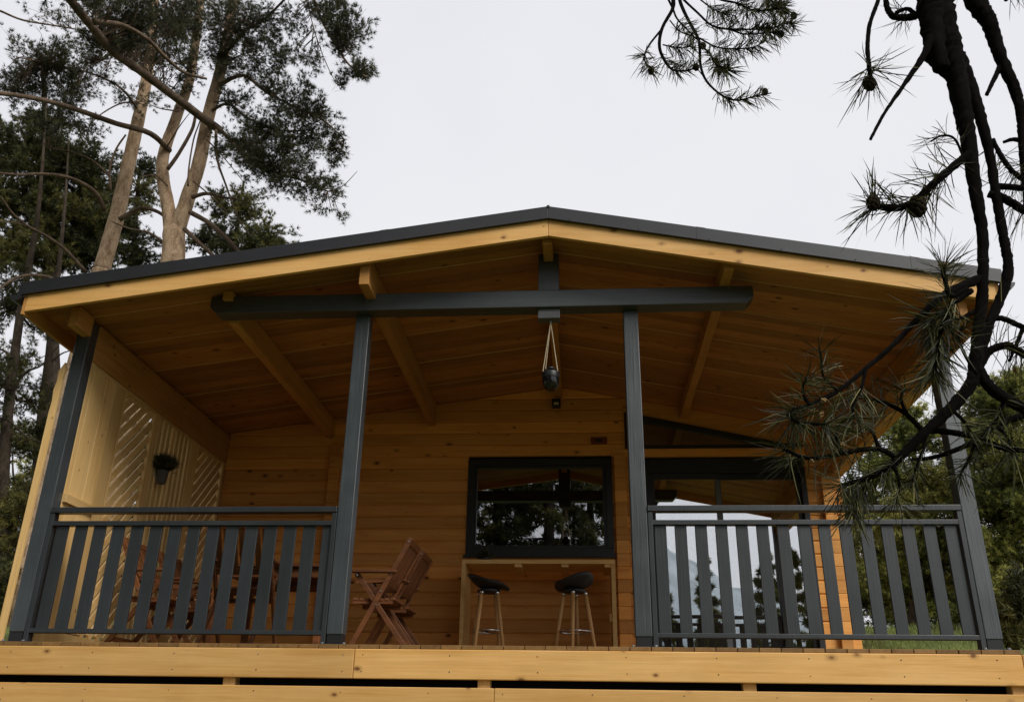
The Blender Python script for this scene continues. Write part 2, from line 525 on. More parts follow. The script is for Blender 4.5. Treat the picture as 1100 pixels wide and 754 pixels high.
# ------------------------------------------------------------------ grass on the slope at the right
def make_grass():
    n = 26000
    x = rng.uniform(2.95, 9.5, n); y = rng.uniform(1.0, 11.0, n)
    keep = (x > 3.0)
    x, y = x[keep], y[keep]; n = len(x)
    z = ground_z(x, y)
    L = rng.uniform(0.05, 0.13, n); a = rng.uniform(0, 2 * np.pi, n); w = 0.006
    base = np.stack([x, y, z - 0.01], -1)
    side = np.stack([np.cos(a), np.sin(a), np.zeros(n)], -1) * w
    lean = np.stack([rng.normal(0, .4, n), rng.normal(0, .4, n), np.ones(n)], -1) * L[:, None]
    V = np.stack([base - side, base + side, base + lean], 1).reshape(-1, 3)
    Fc = np.arange(n * 3).reshape(-1, 3)
    m = needle('grass_blades', [(0.09, 0.13, 0.03), (0.17, 0.22, 0.05), (0.27, 0.29, 0.10)])
    o = link('grass', V, Fc, np.repeat(rng.random(n), 3), m)
    tag(o, 'short green grass on the slope behind the porch', 'grass', kind='stuff')


make_grass()

# ------------------------------------------------------------------ cabin
ZD = -0.06                      # deck surface
WY = 3.25                       # front wall plane
RX = -0.225                     # ridge


def soffit(x):
    return 3.156 + 0.137 * (x - RX) if x < RX else 3.156 - 0.196 * (x - RX)


cabin = empty('wooden_cabin', (0, 0, 0), 'timber cabin with gabled porch, anthracite posts and pine fascia on a raised deck', 'cabin')

# deck
mb = MB()
x = -4.85
while x < 2.93:
    w = min(0.142, 2.955 - x)
    mb.box(x, x + w, -0.040 + random.uniform(-.003, .003), WY - 0.005, ZD - 0.028, ZD)
    x += 0.148
mb.build('deck_planks', M['pine_end'], cabin, 0.003)
seam = float(at(380, 710, 6.55)[0])
def screws(x0, x1, zs, y, parent):
    x = x0 + 0.06
    while x < x1:
        for z in zs:
            MB().tube([(x + random.uniform(-.008, .008), y - 0.0006, z + random.uniform(-.006, .006)), (x, y + 0.004, z)], 0.0045, 7).build('screw', M['black'], parent)
        x += 0.62


for (x0, x1) in ((-4.86, seam - 0.0015), (seam + 0.0015, 2.95)):
    fb = MB().box(x0, x1, -0.05, -0.008, -0.289, ZD - 0.030).build('fascia_board', M['pine_x'], cabin, 0.006)
    screws(x0, x1, (-0.13, -0.24), -0.05, fb)
for (x0, x1) in ((-4.86, -0.62), (-0.617, 2.95)):
    fb = MB().box(x0, x1, -0.05, -0.008, -0.50, -0.342).build('fascia_board', M['pine_x'], cabin, 0.006)
    screws(x0, x1, (-0.38, -0.46), -0.05, fb)
MB().box(2.952, 2.99, -0.05, WY, -0.289, ZD - 0.030).build('fascia_board', M['pine_y'], cabin, 0.004)
for px in (246, 520, 805, 1093):
    x = float(at(px, 733, 6.6)[0])
    MB().box(x - 0.045, x + 0.045, -0.004, 0.09, -1.75, -0.1).build('support_post', M['raw_z'], cabin, 0.004)
for x in (-4.4, -2.9, -1.4, 0.1, 1.6, 2.85):
    MB().box(x - 0.03, x + 0.03, 0.10, WY, -0.27, ZD - 0.031).build('joist', M['pine_y'], cabin)
MB().box(-4.8, 2.90, 0.095, 0.099, -2.0, -0.275).build('gap_shade_sheet', M['under_deck_shade'], cabin)  # added black sheet, stands in for the shade behind the fascia gap

# posts
POSTS = [(-4.284, -4.166, 2.585), (-1.862, -1.742, 2.587), (0.374, 0.494, 2.587), (2.771, 2.887, 2.295)]
for (x0, x1, zt) in POSTS:
    p = MB().box(x0, x1, 0.03, 0.15, ZD + 0.075, zt).build('post', M['grey'], cabin, 0.006)
    b = MB().box(x0 + 0.006, x1 - 0.006, 0.036, 0.144, ZD + 0.008, ZD + 0.075)
    b.box(x0 - 0.035, x1 + 0.035, 0.005, 0.175, ZD + 0.0005, ZD + 0.008)
    b.build('post_shoe', M['black'], p, 0.001)
    for bx in (x0 - 0.02, x1 + 0.02):
        MB().lathe([(0.011, 0), (0.011, 0.008), (0.006, 0.011)], (bx, 0.02, ZD + 0.008), 8).build('bolt', M['steel'], p)

# cross beam, chamfered ends, and king post
BX0, BX1, BZ0, BZ1 = -3.105, 1.425, 2.588, 2.744
ch = 0.06
poly = [(BX0, BZ1), (BX0, BZ0 + ch), (BX0 + ch, BZ0), (BX1 - ch, BZ0), (BX1, BZ0 + ch), (BX1, BZ1)]
bm_ = MB().prism(poly, 'Y', -0.06, 0.09).build('cross_beam', M['grey_x'], cabin, 0.006)
for px, py in ((394, 323.5), (672, 322), (697, 305), (783, 309)):
    q = at(px, py, 6.539)
    MB().ball((q[0], -0.060, q[2]), 0.005, 6, 4).build('screw', M['steel'], bm_)
kx0, kx1 = -0.322, -0.150
poly = [(kx0, BZ1 + 0.001), (kx1, BZ1 + 0.001), (kx1, 3.095), (-0.193, 3.10), (-0.193, 3.017), (-0.279, 3.017), (-0.279, 3.09), (kx0, 3.085)]
MB().prism(poly, 'Y', -0.05, 0.08).build('king_post', M['grey'], cabin, 0.004)

# purlins (run from front overhang back into the wall)
PUR = [(-4.235, 2.43), (-2.985, 2.562), (-1.765, 2.69), (-0.276, 3.020), (1.157, 2.748), (2.86, 2.30)]
for i, (x0, zb) in enumerate(PUR):
    x1 = x0 + 0.08
    zt = min(soffit(x0), soffit(x1)) - 0.002
    y0 = -0.20 if i == 0 else -0.33
    ye = 0.0295 if i == 0 else WY - 0.01
    if i == 1:                   # short notched nose over the beam
        poly = [(-0.105, 2.695), (-0.105, zt), (ye, zt), (ye, zb), (0.092, zb), (0.092, BZ1 + 0.001), (-0.061, BZ1 + 0.001), (-0.061, 2.695)]
    else:
        poly = [(y0, zb), (y0, zt), (ye, zt), (ye, zb)]
    MB().prism(poly, 'X', x0, x1).build('purlin', M['pine_y'], cabin, 0.004)
MB().box(-4.30, -4.16, 0.151, WY - 0.01, 2.252, 2.588).build('plate_beam', M['pine_y'], cabin, 0.005)
MB().box(2.80, 2.93, 0.151, WY + 4, 2.082, 2.270).build('plate_beam', M['pine_lit_y'], cabin, 0.005)

# roof: ceiling boards, core, flashing, sheet
YF, YB = -0.365, 8.95
XL, XR = -4.50, 3.14
mb = MB()
for (a, b) in ((XL + .002, RX), (RX, XR - .002)):
    y = YF
    k = 0
    while y < WY + 0.05:
        y1 = y + 0.1375
        za, zb = soffit(a), soffit(b if b != RX else RX)
        if a == RX: za = soffit(RX)
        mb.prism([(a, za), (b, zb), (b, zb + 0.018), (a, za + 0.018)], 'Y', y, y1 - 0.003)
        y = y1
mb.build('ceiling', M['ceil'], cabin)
bt = MB()
for y in (0.02, 0.60, 1.24, 1.95, 2.62):
    for (a, b) in ((XL + .1, RX - .002), (RX + .002, XR - .1)):
        za, zb = soffit(a), soffit(b)
        bt.prism([(a, za - 0.004), (b, zb - 0.004), (b, zb + .002), (a, za + .002)], 'Y', y, y + 0.011)
bt.build('seam_batten', M['ceil_pale'], cabin)
core = MB()
for (a, b) in ((XL + .03, RX), (RX, XR - .03)):
    core.prism([(a, soffit(a) + .0185), (b, soffit(b) + .0185), (b, soffit(b) + 0.15), (a, soffit(a) + 0.15)], 'Y', YF + .002, YB)
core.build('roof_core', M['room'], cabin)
# bargeboards
for (a, b) in ((XL, RX - 0.0012), (RX + 0.0012, XR)):
    MB().prism([(a, soffit(a) - 0.10), (b, soffit(b) - 0.10), (b, soffit(b) + 0.058), (a, soffit(a) + 0.058)], 'Y', -0.402, -0.366).build('bargeboard', M['pine_x'], cabin, 0.003)
# eave boards
for (x0, x1, s) in ((XL - 0.03, XL - 0.001, -1), (XR + 0.001, XR + 0.03, 1)):
    z = soffit(XL if s < 0 else XR)
    MB().box(x0, x1, -0.40, YB, z - 0.125, z + 0.05).build('eave_board', M['pine_y'], cabin, 0.003)
# metal roof
roof = MB()
for (a, b) in ((XL - 0.075, RX), (RX, XR + 0.06)):
    za, zb = soffit(a) + 0.152, soffit(b) + 0.152
    roof.prism([(a, za), (b, zb), (b, zb + 0.006), (a, za + 0.006)], 'Y', -0.418, YB + 0.05)
roof = roof.build('roof', M['metal'], cabin)
rb = MB()
for (a, b) in ((XL - 0.075, RX - .02), (RX + .02, XR + 0.06)):
    y = -0.2
    while y < YB:
        rb.bar((a, y, soffit(a) + 0.165), (b, y, soffit(b) + 0.165), 0.03, 0.03)
        y += 0.5
rb.build('seam_rib', M['metal'], roof)
for xx in (-3.55, -1.6, 0.95, 2.55):
    MB().prism([(xx, soffit(xx) + 0.057), (xx + .07, soffit(xx + .07) + 0.057), (xx + .07, soffit(xx + .07) + 0.1635), (xx, soffit(xx) + 0.1635)], 'Y', -0.4300, -0.4283).build('sheet_lap', M['metal'], roof)
for (a, b) in ((XL - 0.075, RX - .001), (RX + .001, XR + 0.06)):
    f = MB().prism([(a, soffit(a) + 0.056), (b, soffit(b) + 0.056), (b, soffit(b) + 0.163), (a, soffit(a) + 0.163)], 'Y', -0.428, -0.419)
    f.prism([(a, soffit(a) + 0.047), (b, soffit(b) + 0.047), (b, soffit(b) + 0.056), (a, soffit(a) + 0.056)], 'Y', -0.433, -0.4025)
    f = f.build('verge_flashing', M['metal'], roof, 0.002)
    t = 0.05
    while t < 1:
        xx = a + (b - a) * t
        MB().ball((xx, -0.430, soffit(xx) + 0.062), 0.006, 6, 4).build('rivet', M['black'], roof)
        t += 0.16
MB().tube([(RX, -0.432, 3.156 + 0.158), (RX, YB + .05, 3.156 + 0.158)], 0.014, 10).build('ridge_cap', M['metal'], roof, smooth=True)
for s, x in ((-1, XL - 0.085), (1, XR + 0.085)):
    z = soffit(XL if s < 0 else XR) + 0.035
    g = MB()
    pr = [(x + 0.05 * math.cos(t), z + 0.05 * math.sin(t)) for t in np.linspace(math.pi, 2 * math.pi, 9)]
    pr += [(x + 0.046 * math.cos(t), z + 0.046 * math.sin(t)) for t in np.linspace(2 * math.pi, math.pi, 9)]
    g.prism(pr, 'Y', -0.43, YB)
    g.prism([(x + 0.05 * math.cos(t), z + 0.05 * math.sin(t)) for t in np.linspace(math.pi, 2 * math.pi, 9)], 'Y', -0.436, -0.4301)
    g.build('gutter', M['metal'], cabin)

# ---- front wall of grooved logs, with openings
OPEN = [(-1.28, 0.36, 1.185, 2.28), (0.70, 2.50, -1, 2.262), (0.70, 2.50, 2.262, 2.80)]
WIN = OPEN[0]


def log_rows(mb, x0, x1, z0, ztop, yf, yb, holes=(), flip=None, h=0.14, gr=0.014):
    z = z0; k = 0
    while z < ztop:
        za, zb = z, z + h
        spans = [(x0, x1)]
        for (hx0, hx1, hz0, hz1) in holes:
            if za + 0.07 > hz0 and za + 0.07 < hz1:
                ns = []
                for (a, b) in spans:
                    if hx1 <= a or hx0 >= b: ns.append((a, b)); continue
                    if hx0 > a: ns.append((a, hx0))
                    if hx1 < b: ns.append((hx1, b))
                spans = ns
        if flip is None:
            out = []
            for (a, b) in spans:          # clip to the roof line
                lo = RX - (3.156 + .10 - za) / 0.137; hi = RX + (3.156 + .10 - za) / 0.196
                a2, b2 = max(a, lo), min(b, hi)
                if b2 - a2 > 0.03: out.append((a2, b2))
            spans = out
        for (a, b) in spans:
            poly = [(yf + gr, za), (yf, za + gr), (yf, zb - gr), (yf + gr, zb), (yb, zb), (yb, za)]
            if flip:
                mb.prism([(p, q) for p, q in poly], 'Y', a, b)
            else:
                mb.prism(poly, 'X', a, b)
        z = zb; k += 1


def clip_wall():
    mb = MB()
    log_rows(mb, -4.16, -2.9, ZD, 3.1, WY, WY + 0.07, ())
    log_rows(mb, -2.899, 2.875, ZD, 3.2, WY, WY + 0.07, OPEN)
    return mb


wall = clip_wall().build('front_wall', M['log_x'], cabin)
for (a, b, zt) in ((-2.905, -2.785, 2.5), (0.385, 0.515, 2.262), (2.655, 2.775, 2.06)):
    mb = MB(); z = ZD                              # log ends that cross the wall
    while z + 0.14 <= zt + 0.1:
        mb.box(a, b, WY - 0.060, WY - 0.001, z + 0.001, z + 0.139)
        z += 0.14
    mb.build('corner_logs', M['log_x'], cabin, 0.005)
# plain pieces round the openings
MB().box(0.365, 0.70, WY - 0.022, WY - 0.001, 2.294, 2.384).box(0.70, 2.52, WY - 0.03, WY + 0.04, 2.290, 2.384).build('lintel_board', M['log_x'], cabin, 0.003)
sw = MB(); sr = MB()
# right wall, back wall, left wall (logs)
z = ZD
while z < 2.50:
    zb = z + 0.14
    for (ya, yb) in (((WY + 0.0705, 3.5), (4.9, 8.5)) if 0.6 < z < 2.0 else ((WY + 0.0705, 8.5),)):
        sr.prism([(2.88, z), (2.88, zb), (2.815, zb), (2.815, z)], 'Y', ya, yb)
    sw.prism([(-4.30, z), (-4.30, zb), (-4.235, zb), (-4.235, z)], 'Y', WY + 0.0705, 8.5)
    z = zb
sw.build('side_wall', M['log_y'], cabin, 0.008)
sr.build('side_wall', M['log_y'], cabin, 0.008)
sf = MB().box(2.80, 2.89, 3.5, 3.56, 0.64, 2.04).box(2.80, 2.89, 4.84, 4.9, 0.64, 2.04).box(2.80, 2.89, 3.5601, 4.8399, 0.64, 0.70).box(2.80, 2.89, 3.5601, 4.8399, 1.98, 2.04).build('added_light_window', M['frame'], cabin, 0.003)  # unseen window, added to let daylight onto the curtain
MB().box(2.845, 2.851, 3.5602, 4.8398, 0.7001, 1.9799).build('pane', M['glass_added'], sf)  # pane of the added, unseen window
bw = MB(); log_rows(bw, -4.23, 2.81, ZD, 3.2, 8.43, 8.5)
bw.build('rear_wall', M['log_x'], cabin)
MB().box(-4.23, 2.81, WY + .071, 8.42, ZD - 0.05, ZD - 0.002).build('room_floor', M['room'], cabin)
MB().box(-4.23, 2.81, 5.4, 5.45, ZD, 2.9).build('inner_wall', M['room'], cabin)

# ---- window
x0, x1, z0, z1 = WIN
fr = MB()
fw = 0.075
fr.box(x0, x1, WY - 0.02, WY + 0.05, z0, z0 + fw); fr.box(x0, x1, WY - 0.02, WY + 0.05, z1 - fw, z1)
fr.box(x0, x0 + fw, WY - 0.02, WY + 0.05, z0 + fw, z1 - fw); fr.box(x1 - fw, x1, WY - 0.02, WY + 0.05, z0 + fw, z1 - fw)
win = MB().box(x0 + .11, x1 - .11, WY + 0.025, WY + 0.029, z0 + .11, z1 - .11)
wroot = fr.build('window', M['frame'], cabin, 0.004)
a, b, c, d = x0 + fw, x1 - fw, z0 + fw, z1 - fw
s = MB(); sw_ = 0.034; ya, yb = WY - 0.005, WY + 0.045
s.box(a, b, ya, yb, c, c + sw_); s.box(a, b, ya, yb, d - sw_, d); s.box(a, a + sw_, ya, yb, c + sw_, d - sw_); s.box(b - sw_, b, ya, yb, c + sw_, d - sw_)
s.build('sash', M['frame'], wroot, 0.003)
MB().box(a + sw_, b - sw_, WY + 0.02, WY + 0.026, c + sw_, d - sw_).build('pane', M['glass_win'], wroot)
MB().box((a + b) / 2 - 0.03, (a + b) / 2 + 0.03, WY + 0.03, WY + 0.06, c + sw_, d - sw_).build('mullion', M['frame'], wroot, 0.003)
MB().box(x0 - 0.02, x1 + 0.02, WY - 0.05, WY - 0.021, z0 - 0.03, z0 - 0.001).build('sill', M['frame'], wroot, 0.003)

# ---- sliding door
dx0, dx1, dz1 = 0.70, 2.50, 2.262
fr = MB()
fr.box(dx0, dx0 + 0.06, WY - 0.03, WY + 0.06, ZD, dz1); fr.box(dx1 - 0.06, dx1, WY - 0.03, WY + 0.06, ZD, dz1)
fr.box(dx0 + 0.06, dx1 - 0.06, WY - 0.03, WY + 0.06, dz1 - 0.16, dz1); fr.box(dx0 + .06, dx1 - .06, WY - 0.03, WY + 0.06, ZD, ZD + 0.05)
door = fr.build('sliding_door', M['frame'], cabin, 0.004)
for (a, b, yy, mt) in ((dx0 + .06, 1.565, WY - 0.005, 'frame'), (1.49, dx1 - .06, WY + 0.03, 'frame')):
    s = MB(); c, d = ZD + 0.05, dz1 - 0.16
    s.box(a, b, yy, yy + .03, c, c + 0.09); s.box(a, b, yy, yy + .03, d - 0.07, d)
    s.box(a, a + 0.07, yy, yy + .03, c + .09, d - 0.07); s.box(b - 0.045, b, yy, yy + .03, c + .09, d - .07)
    s.build('sash', M['sash'] if mt == 'sash' else M['frame'], door, 0.003)
    MB().box(a + .07, b - .045, yy + 0.012, yy + 0.018, c + .09, d - .07).build('pane', M['glass'], door)
MB().box(1.502, 1.556, WY - 0.012, WY - 0.0055, ZD + 0.15, dz1 - 0.24).build('meeting_stile', M['sash'], door, 0.002)
MB().box(1.516, 1.54, WY - 0.05, WY - 0.0125, 0.85, 1.05).build('handle', M['black'], door, 0.004)
# curtain behind the door
cv = []; cf = []
n = 44
for i in range(n):
    t = i / (n - 1)
    for j in range(9):
        zz = ZD + 0.04 + (2.08 - ZD) * j / 8
        spread = 0.15 + 0.10 * (1 - abs(j / 8 - 0.55))
        cv.append((2.42 - (0.32 - 0.09 * math.sin(j / 8 * math.pi)) * (1 - t), WY + 0.16 + 0.03 * math.sin(t * 34) + 0.008 * math.sin(j + t * 9), zz))
for i in range(n - 1):
    for j in range(8):
        cf.append((i * 9 + j, (i + 1) * 9 + j, (i + 1) * 9 + j + 1, i * 9 + j + 1))
cu = link('curtain', np.array(cv), cf, np.full(len(cv), .5), M['curtain'], smooth=True)
so = cu.modifiers.new('cloth', 'SOLIDIFY'); so.thickness = 0.004
tag(cu, 'olive yellow curtain hanging behind the right edge of the glass door', 'curtain')

# ---- transom window (triangular, follows the roof)
tp = [(0.52, 2.388), (2.50, 2.388), (0.52, 2.835)]
o_ = 0.055
t1 = MB()
yA, yB = WY - 0.025, WY + 0.05
def zt(x): return 2.835 - (x - 0.52) * (2.835 - 2.40) / (2.50 - 0.52)
t1.prism([(0.52, 2.386), (2.50, 2.386), (2.50, 2.43), (0.52, 2.43)], 'Y', yA, yB)
t1.prism([(0.52, 2.4305), (0.58, 2.4305), (0.58, zt(0.58)), (0.52, zt(0.52))], 'Y', yA, yB)
t1.prism([(0.581, zt(.581) - 0.075), (2.2, zt(2.2) - 0.0), (2.2, zt(2.2) + 0.0), (0.581, zt(.581))], 'Y', yA, yB) if False else None
t1.prism([(0.5805, zt(.5805) - 0.07), (2.10, 2.4305), (2.36, 2.4305), (0.5805, zt(.5805))], 'Y', yA + .001, yB - .001)
tr = t1.build('transom_window', M['frame'], cabin, 0.003)
MB().prism([(0.5815, 2.432), (2.09, 2.432), (0.5815, zt(.5815) - 0.075)], 'Y', WY + 0.012, WY + 0.018).build('pane', M['glass_clear'], tr)
# log infill between transom and ceiling
mb = MB()
mb.prism([(0.515, zt(.515) + 0.001), (2.52, zt(2.52) + 0.001), (2.52, soffit(2.52) + .05), (0.515, soffit(.515) + .05)], 'Y', WY + 0.002, WY + 0.069)
mb.prism([(2.501, 2.2625), (2.52, 2.2625), (2.52, 2.40), (2.501, 2.40)], 'Y', WY + 0.002, WY + 0.069)
mb.build('gable_board', M['log_x'], cabin)

# ---- left screen of raw pine
SX0, SX1 = -4.19, -4.165
scr = MB().box(-4.24, -4.165, 0.155, 0.215, ZD, 2.25).box(-4.24, -4.165, 3.17, 3.24, ZD, 2.25).box(-4.232, -4.17, 0.2155, 3.169, 2.222, 2.2495).box(-4.232, -4.17, 0.2155, 3.169, ZD + .02, ZD + .12)
scr = scr.build('privacy_screen', M['raw_z'], cabin, 0.003)
b1 = MB()
for (y0, y1) in ((0.216, 0.43), (0.434, 0.60), (0.602, 0.785)):
    b1.box(SX0, SX1, y0, y1, ZD + .125, 2.220)
b1.build('board_panel', M['raw_z'], scr, 0.003)
MB().box(-4.164, -4.135, 0.155, 0.60, 1.03, 1.10).build('ledge_rail', M['raw_y'], scr, 0.003)


def diag_panel(y0, y1, z0, z1, pitch=0.115, w=0.066, sgn=1):
    mb = MB()
    s = 1.0
    c = z0 - (y1 - y0) * s
    while c < z1:
        # line z = c + s*(y-y0), clipped to the frame
        ya = max(y0, y0 + (z0 - c) / s); yb = min(y1, y0 + (z1 - c) / s)
        if yb - ya > 0.03:
            za, zb = c + s * (ya - y0), c + s * (yb - y0)
            if sgn < 0:
                ya, yb = y1 + y0 - ya, y1 + y0 - yb
            hw = w / 2
            p = Vector((-4.186, ya, za)); q = Vector((-4.186, yb, zb))
            mb.bar(p, q, 0.022, w, up=(-.06, -sgn * .70, .70))
        c += pitch * 1.18
    return mb


diag_panel(0.80, 1.385, ZD + .125, 2.220, sgn=1).build('lattice_panel', M['raw_y'], scr, 0.002)
MB().box(-4.196, -4.160, 0.786, 0.80, ZD + .125, 2.220).box(-4.196, -4.160, 1.386, 1.50, ZD + .125, 2.220).box(-4.196, -4.160, 2.28, 2.48, ZD + .125, 2.220).build('stile', M['raw_z'], scr, 0.003)
v = MB()
y = 1.525
while y < 2.27:
    v.box(-4.19, -4.168, y, y + 0.062, ZD + .125, 2.220); y += 0.10
v.build('slat_panel', M['raw_z'], scr, 0.002)
diag_panel(2.50, 3.15, ZD + .125, 2.220, w=0.076, sgn=1).build('lattice_panel', M['raw_y'], scr, 0.002)
# rough-edged outer board
q = MB()
pts = [(-4.375, ZD)]
outer = [(-4.325, ZD - .05), (-4.325, 1.9), (-4.322, 2.0), (-4.328, 2.05), (-4.320, 2.12), (-4.33, 2.2)]
inner = [(-4.375, ZD - .05), (-4.375, 1.75), (-4.369, 1.85), (-4.379, 1.95), (-4.366, 2.03), (-4.372, 2.12)]
poly = outer + inner[::-1]
q.prism(poly, 'Y', 0.03, 0.06)
q.build('edge_board', M['raw_z'], scr, 0.002)

# ---- railings
def railing(x0, x1, bal):
    rl = MB().box(x0, x1, 0.02, 0.10, 0.912, 0.955)
    rl = rl.build('railing', M['rail'], cabin, 0.004)
    MB().box(x0, x1, 0.03, 0.095, 0.812, 0.848).build('middle_rail', M['rail'], rl, 0.003)
    MB().box(x0, x1, 0.03, 0.095, 0.010, 0.042).build('bottom_rail', M['rail'], rl, 0.003)
    for a in (x0, x1 - 0.035):
        MB().box(a, a + 0.035, 0.028, 0.0975, ZD + 0.001, 0.9115).build('upright', M['rail'], rl, 0.003)
    for (a, b) in bal:
        MB().box(a, b, 0.052, 0.070, 0.0425, 0.8115).build('baluster', M['rail'], rl, 0.003)


def even(x0, x1, n, w):
    p = (x1 - x0 - w) / (n - 1)
    return [(x0 + i * p, x0 + i * p + w) for i in range(n)]


railing(-4.160, -1.866, even(-4.10, -1.875, 15, 0.098))
railing(0.498, 2.768, even(0.545, 2.722, 15, 0.088))

# ------------------------------------------------------------------ lantern under the beam
lan = empty('hanging_lantern', (-0.235, 0.02, 2.587), 'dark jar lantern hanging on pale bead chains below the cross beam', 'lantern')
MB().box(-0.325, -0.145, -0.03, 0.07, 2.50, 2.5865).build('mount_box', M['mount'], lan, 0.004)
jc = (-0.222, 0.02)
hook = (-0.222, 0.02, 2.485)
for sx in (-0.062, 0.055, -0.048):
    c = MB()
    p, q = Vector(hook), Vector((jc[0] + sx, jc[1] + (0.04 if sx == -0.048 else -0.02), 2.045))
    n = 44
    for i in range(n + 1):
        c.ball(tuple(p.lerp(q, i / n)), 0.0052, 6, 4)
    c.build('chain', M['chain'], lan, smooth=True)
MB().lathe([(0.004, 2.50), (0.012, 2.495), (0.012, 2.475), (0.004, 2.47)], (*jc, 0), 10).build('hook', M['steel'], lan)
MB().lathe([(0.01, 1.885), (0.035, 1.888), (0.058, 1.91), (0.068, 1.95), (0.068, 2.02), (0.060, 2.04), (0.052, 2.046), (0.05, 2.06), (0.04, 2.062)], (*jc, 0), 24).build('jar', M['jar'], lan, smooth=True)
MB().lathe([(0.0705, 1.985), (0.0715, 1.99), (0.0715, 2.028), (0.0705, 2.033)], (*jc, 0), 24).build('metal_band', M['black'], lan, smooth=True)
MB().lathe([(0.03, 2.0622), (0.036, 2.064), (0.026, 2.082), (0.012, 2.088)], (*jc, 0), 16).build('cap', M['black'], lan, smooth=True)

# floodlight + plaque on the wall
fl = empty('floodlight', (-0.25, WY, 2.93), 'small black floodlight with pale lens high on the log wall', 'light')
MB().box(-0.315, -0.215, WY - 0.10, WY - 0.012, 2.885, 2.985).build('housing', M['black'], fl, 0.008)
MB().box(-0.292, -0.238, WY - 0.106, WY - 0.1005, 2.905, 2.935).build('lens', M['lens'], fl, 0.002)
MB().box(-0.285, -0.245, WY - 0.0115, WY - 0.001, 2.90, 2.97).build('bracket', M['black'], fl)
pq = empty('wall_plaque', (0.22, WY, 2.49), 'small red brown plaque on the log wall above the window', 'plaque')
MB().box(0.13, 0.315, WY - 0.018, WY - 0.001, 2.452, 2.535).build('board', M['plaque'], pq, 0.006)
MB().lathe([(0.03, 0), (0.03, 0.004), (0.026, 0.006)], (0, 0, 0), 16)
e_ = MB().box(0.185, 0.255, WY - 0.0225, WY - 0.0185, 2.475, 2.510).build('emblem', M['black'], pq, 0.01)

# ------------------------------------------------------------------ bar table + stools + bowl
bt = empty('bar_table', (-0.45, 2.95, ZD), 'pine box bar table standing under the dark window', 'table')
TX0, TX1, TY0, TY1, TZ = -1.238, 0.342, 2.65, 3.17, 1.03
MB().box(TX0, TX1, TY0, TY1, TZ - 0.042, TZ).build('table_top', M['table'], bt, 0.003)
for a in (TX0, TX1 - 0.042):
    MB().box(a, a + 0.042, TY0 + .002, TY1, ZD, TZ - 0.0425).build('side_panel', M['table'], bt, 0.003)
for a in (-0.69, -0.21, 0.235):
    MB().box(a, a + 0.075, TY0 + 0.012, TY1, TZ - 0.075, TZ - 0.043).build('cleat', M['table'], bt, 0.002)
MB().box(TX1 - 0.068, TX1 - 0.0425, TY0 + .03, TY0 + .09, 0.42, 0.50).build('cleat', M['table'], bt, 0.002)

bw = empty('plant_bowl', (-1.02, 2.85, TZ), 'small dark potted plant on the bar table below the window', 'potted plant')
MB().lathe([(0.045, TZ + .0005), (0.06, TZ + 0.012), (0.068, TZ + 0.055), (0.06, TZ + 0.058)], (-1.02, 2.85, 0), 18).build('pot', M['black'], bw, smooth=True)


def blades(n, c, r, L, w, up=0.7, rn=rng):
    d = rn.normal(0, 1, (n, 3)); d[:, 2] = np.abs(d[:, 2]) * 0.8 + up
    d /= np.linalg.norm(d, axis=1)[:, None]
    base = np.array(c) + rn.normal(0, r, (n, 3)) * np.array([1, 1, .8])
    s = np.cross(d, rn.normal(0, 1, (n, 3))); s /= np.linalg.norm(s, axis=1)[:, None]
    Ls = L * rn.uniform(.5, 1.1, (n, 1))
    mid = base + d * Ls * .5 ; tip = base + d * Ls + np.array([0, 0, -.25]) * Ls * rn.uniform(0, 1, (n, 1))
    V = np.stack([base, mid - s * w, tip, mid + s * w], 1).reshape(-1, 3)
    return V, np.arange(4 * n).reshape(-1, 4), np.repeat(rn.random(n), 4)


V_, F_, r_ = blades(110, (-1.02, 2.85, TZ + 0.05), 0.03, 0.10, 0.010, 0.4)
link('foliage', V_, F_, r_, M['needle_a'], bw)


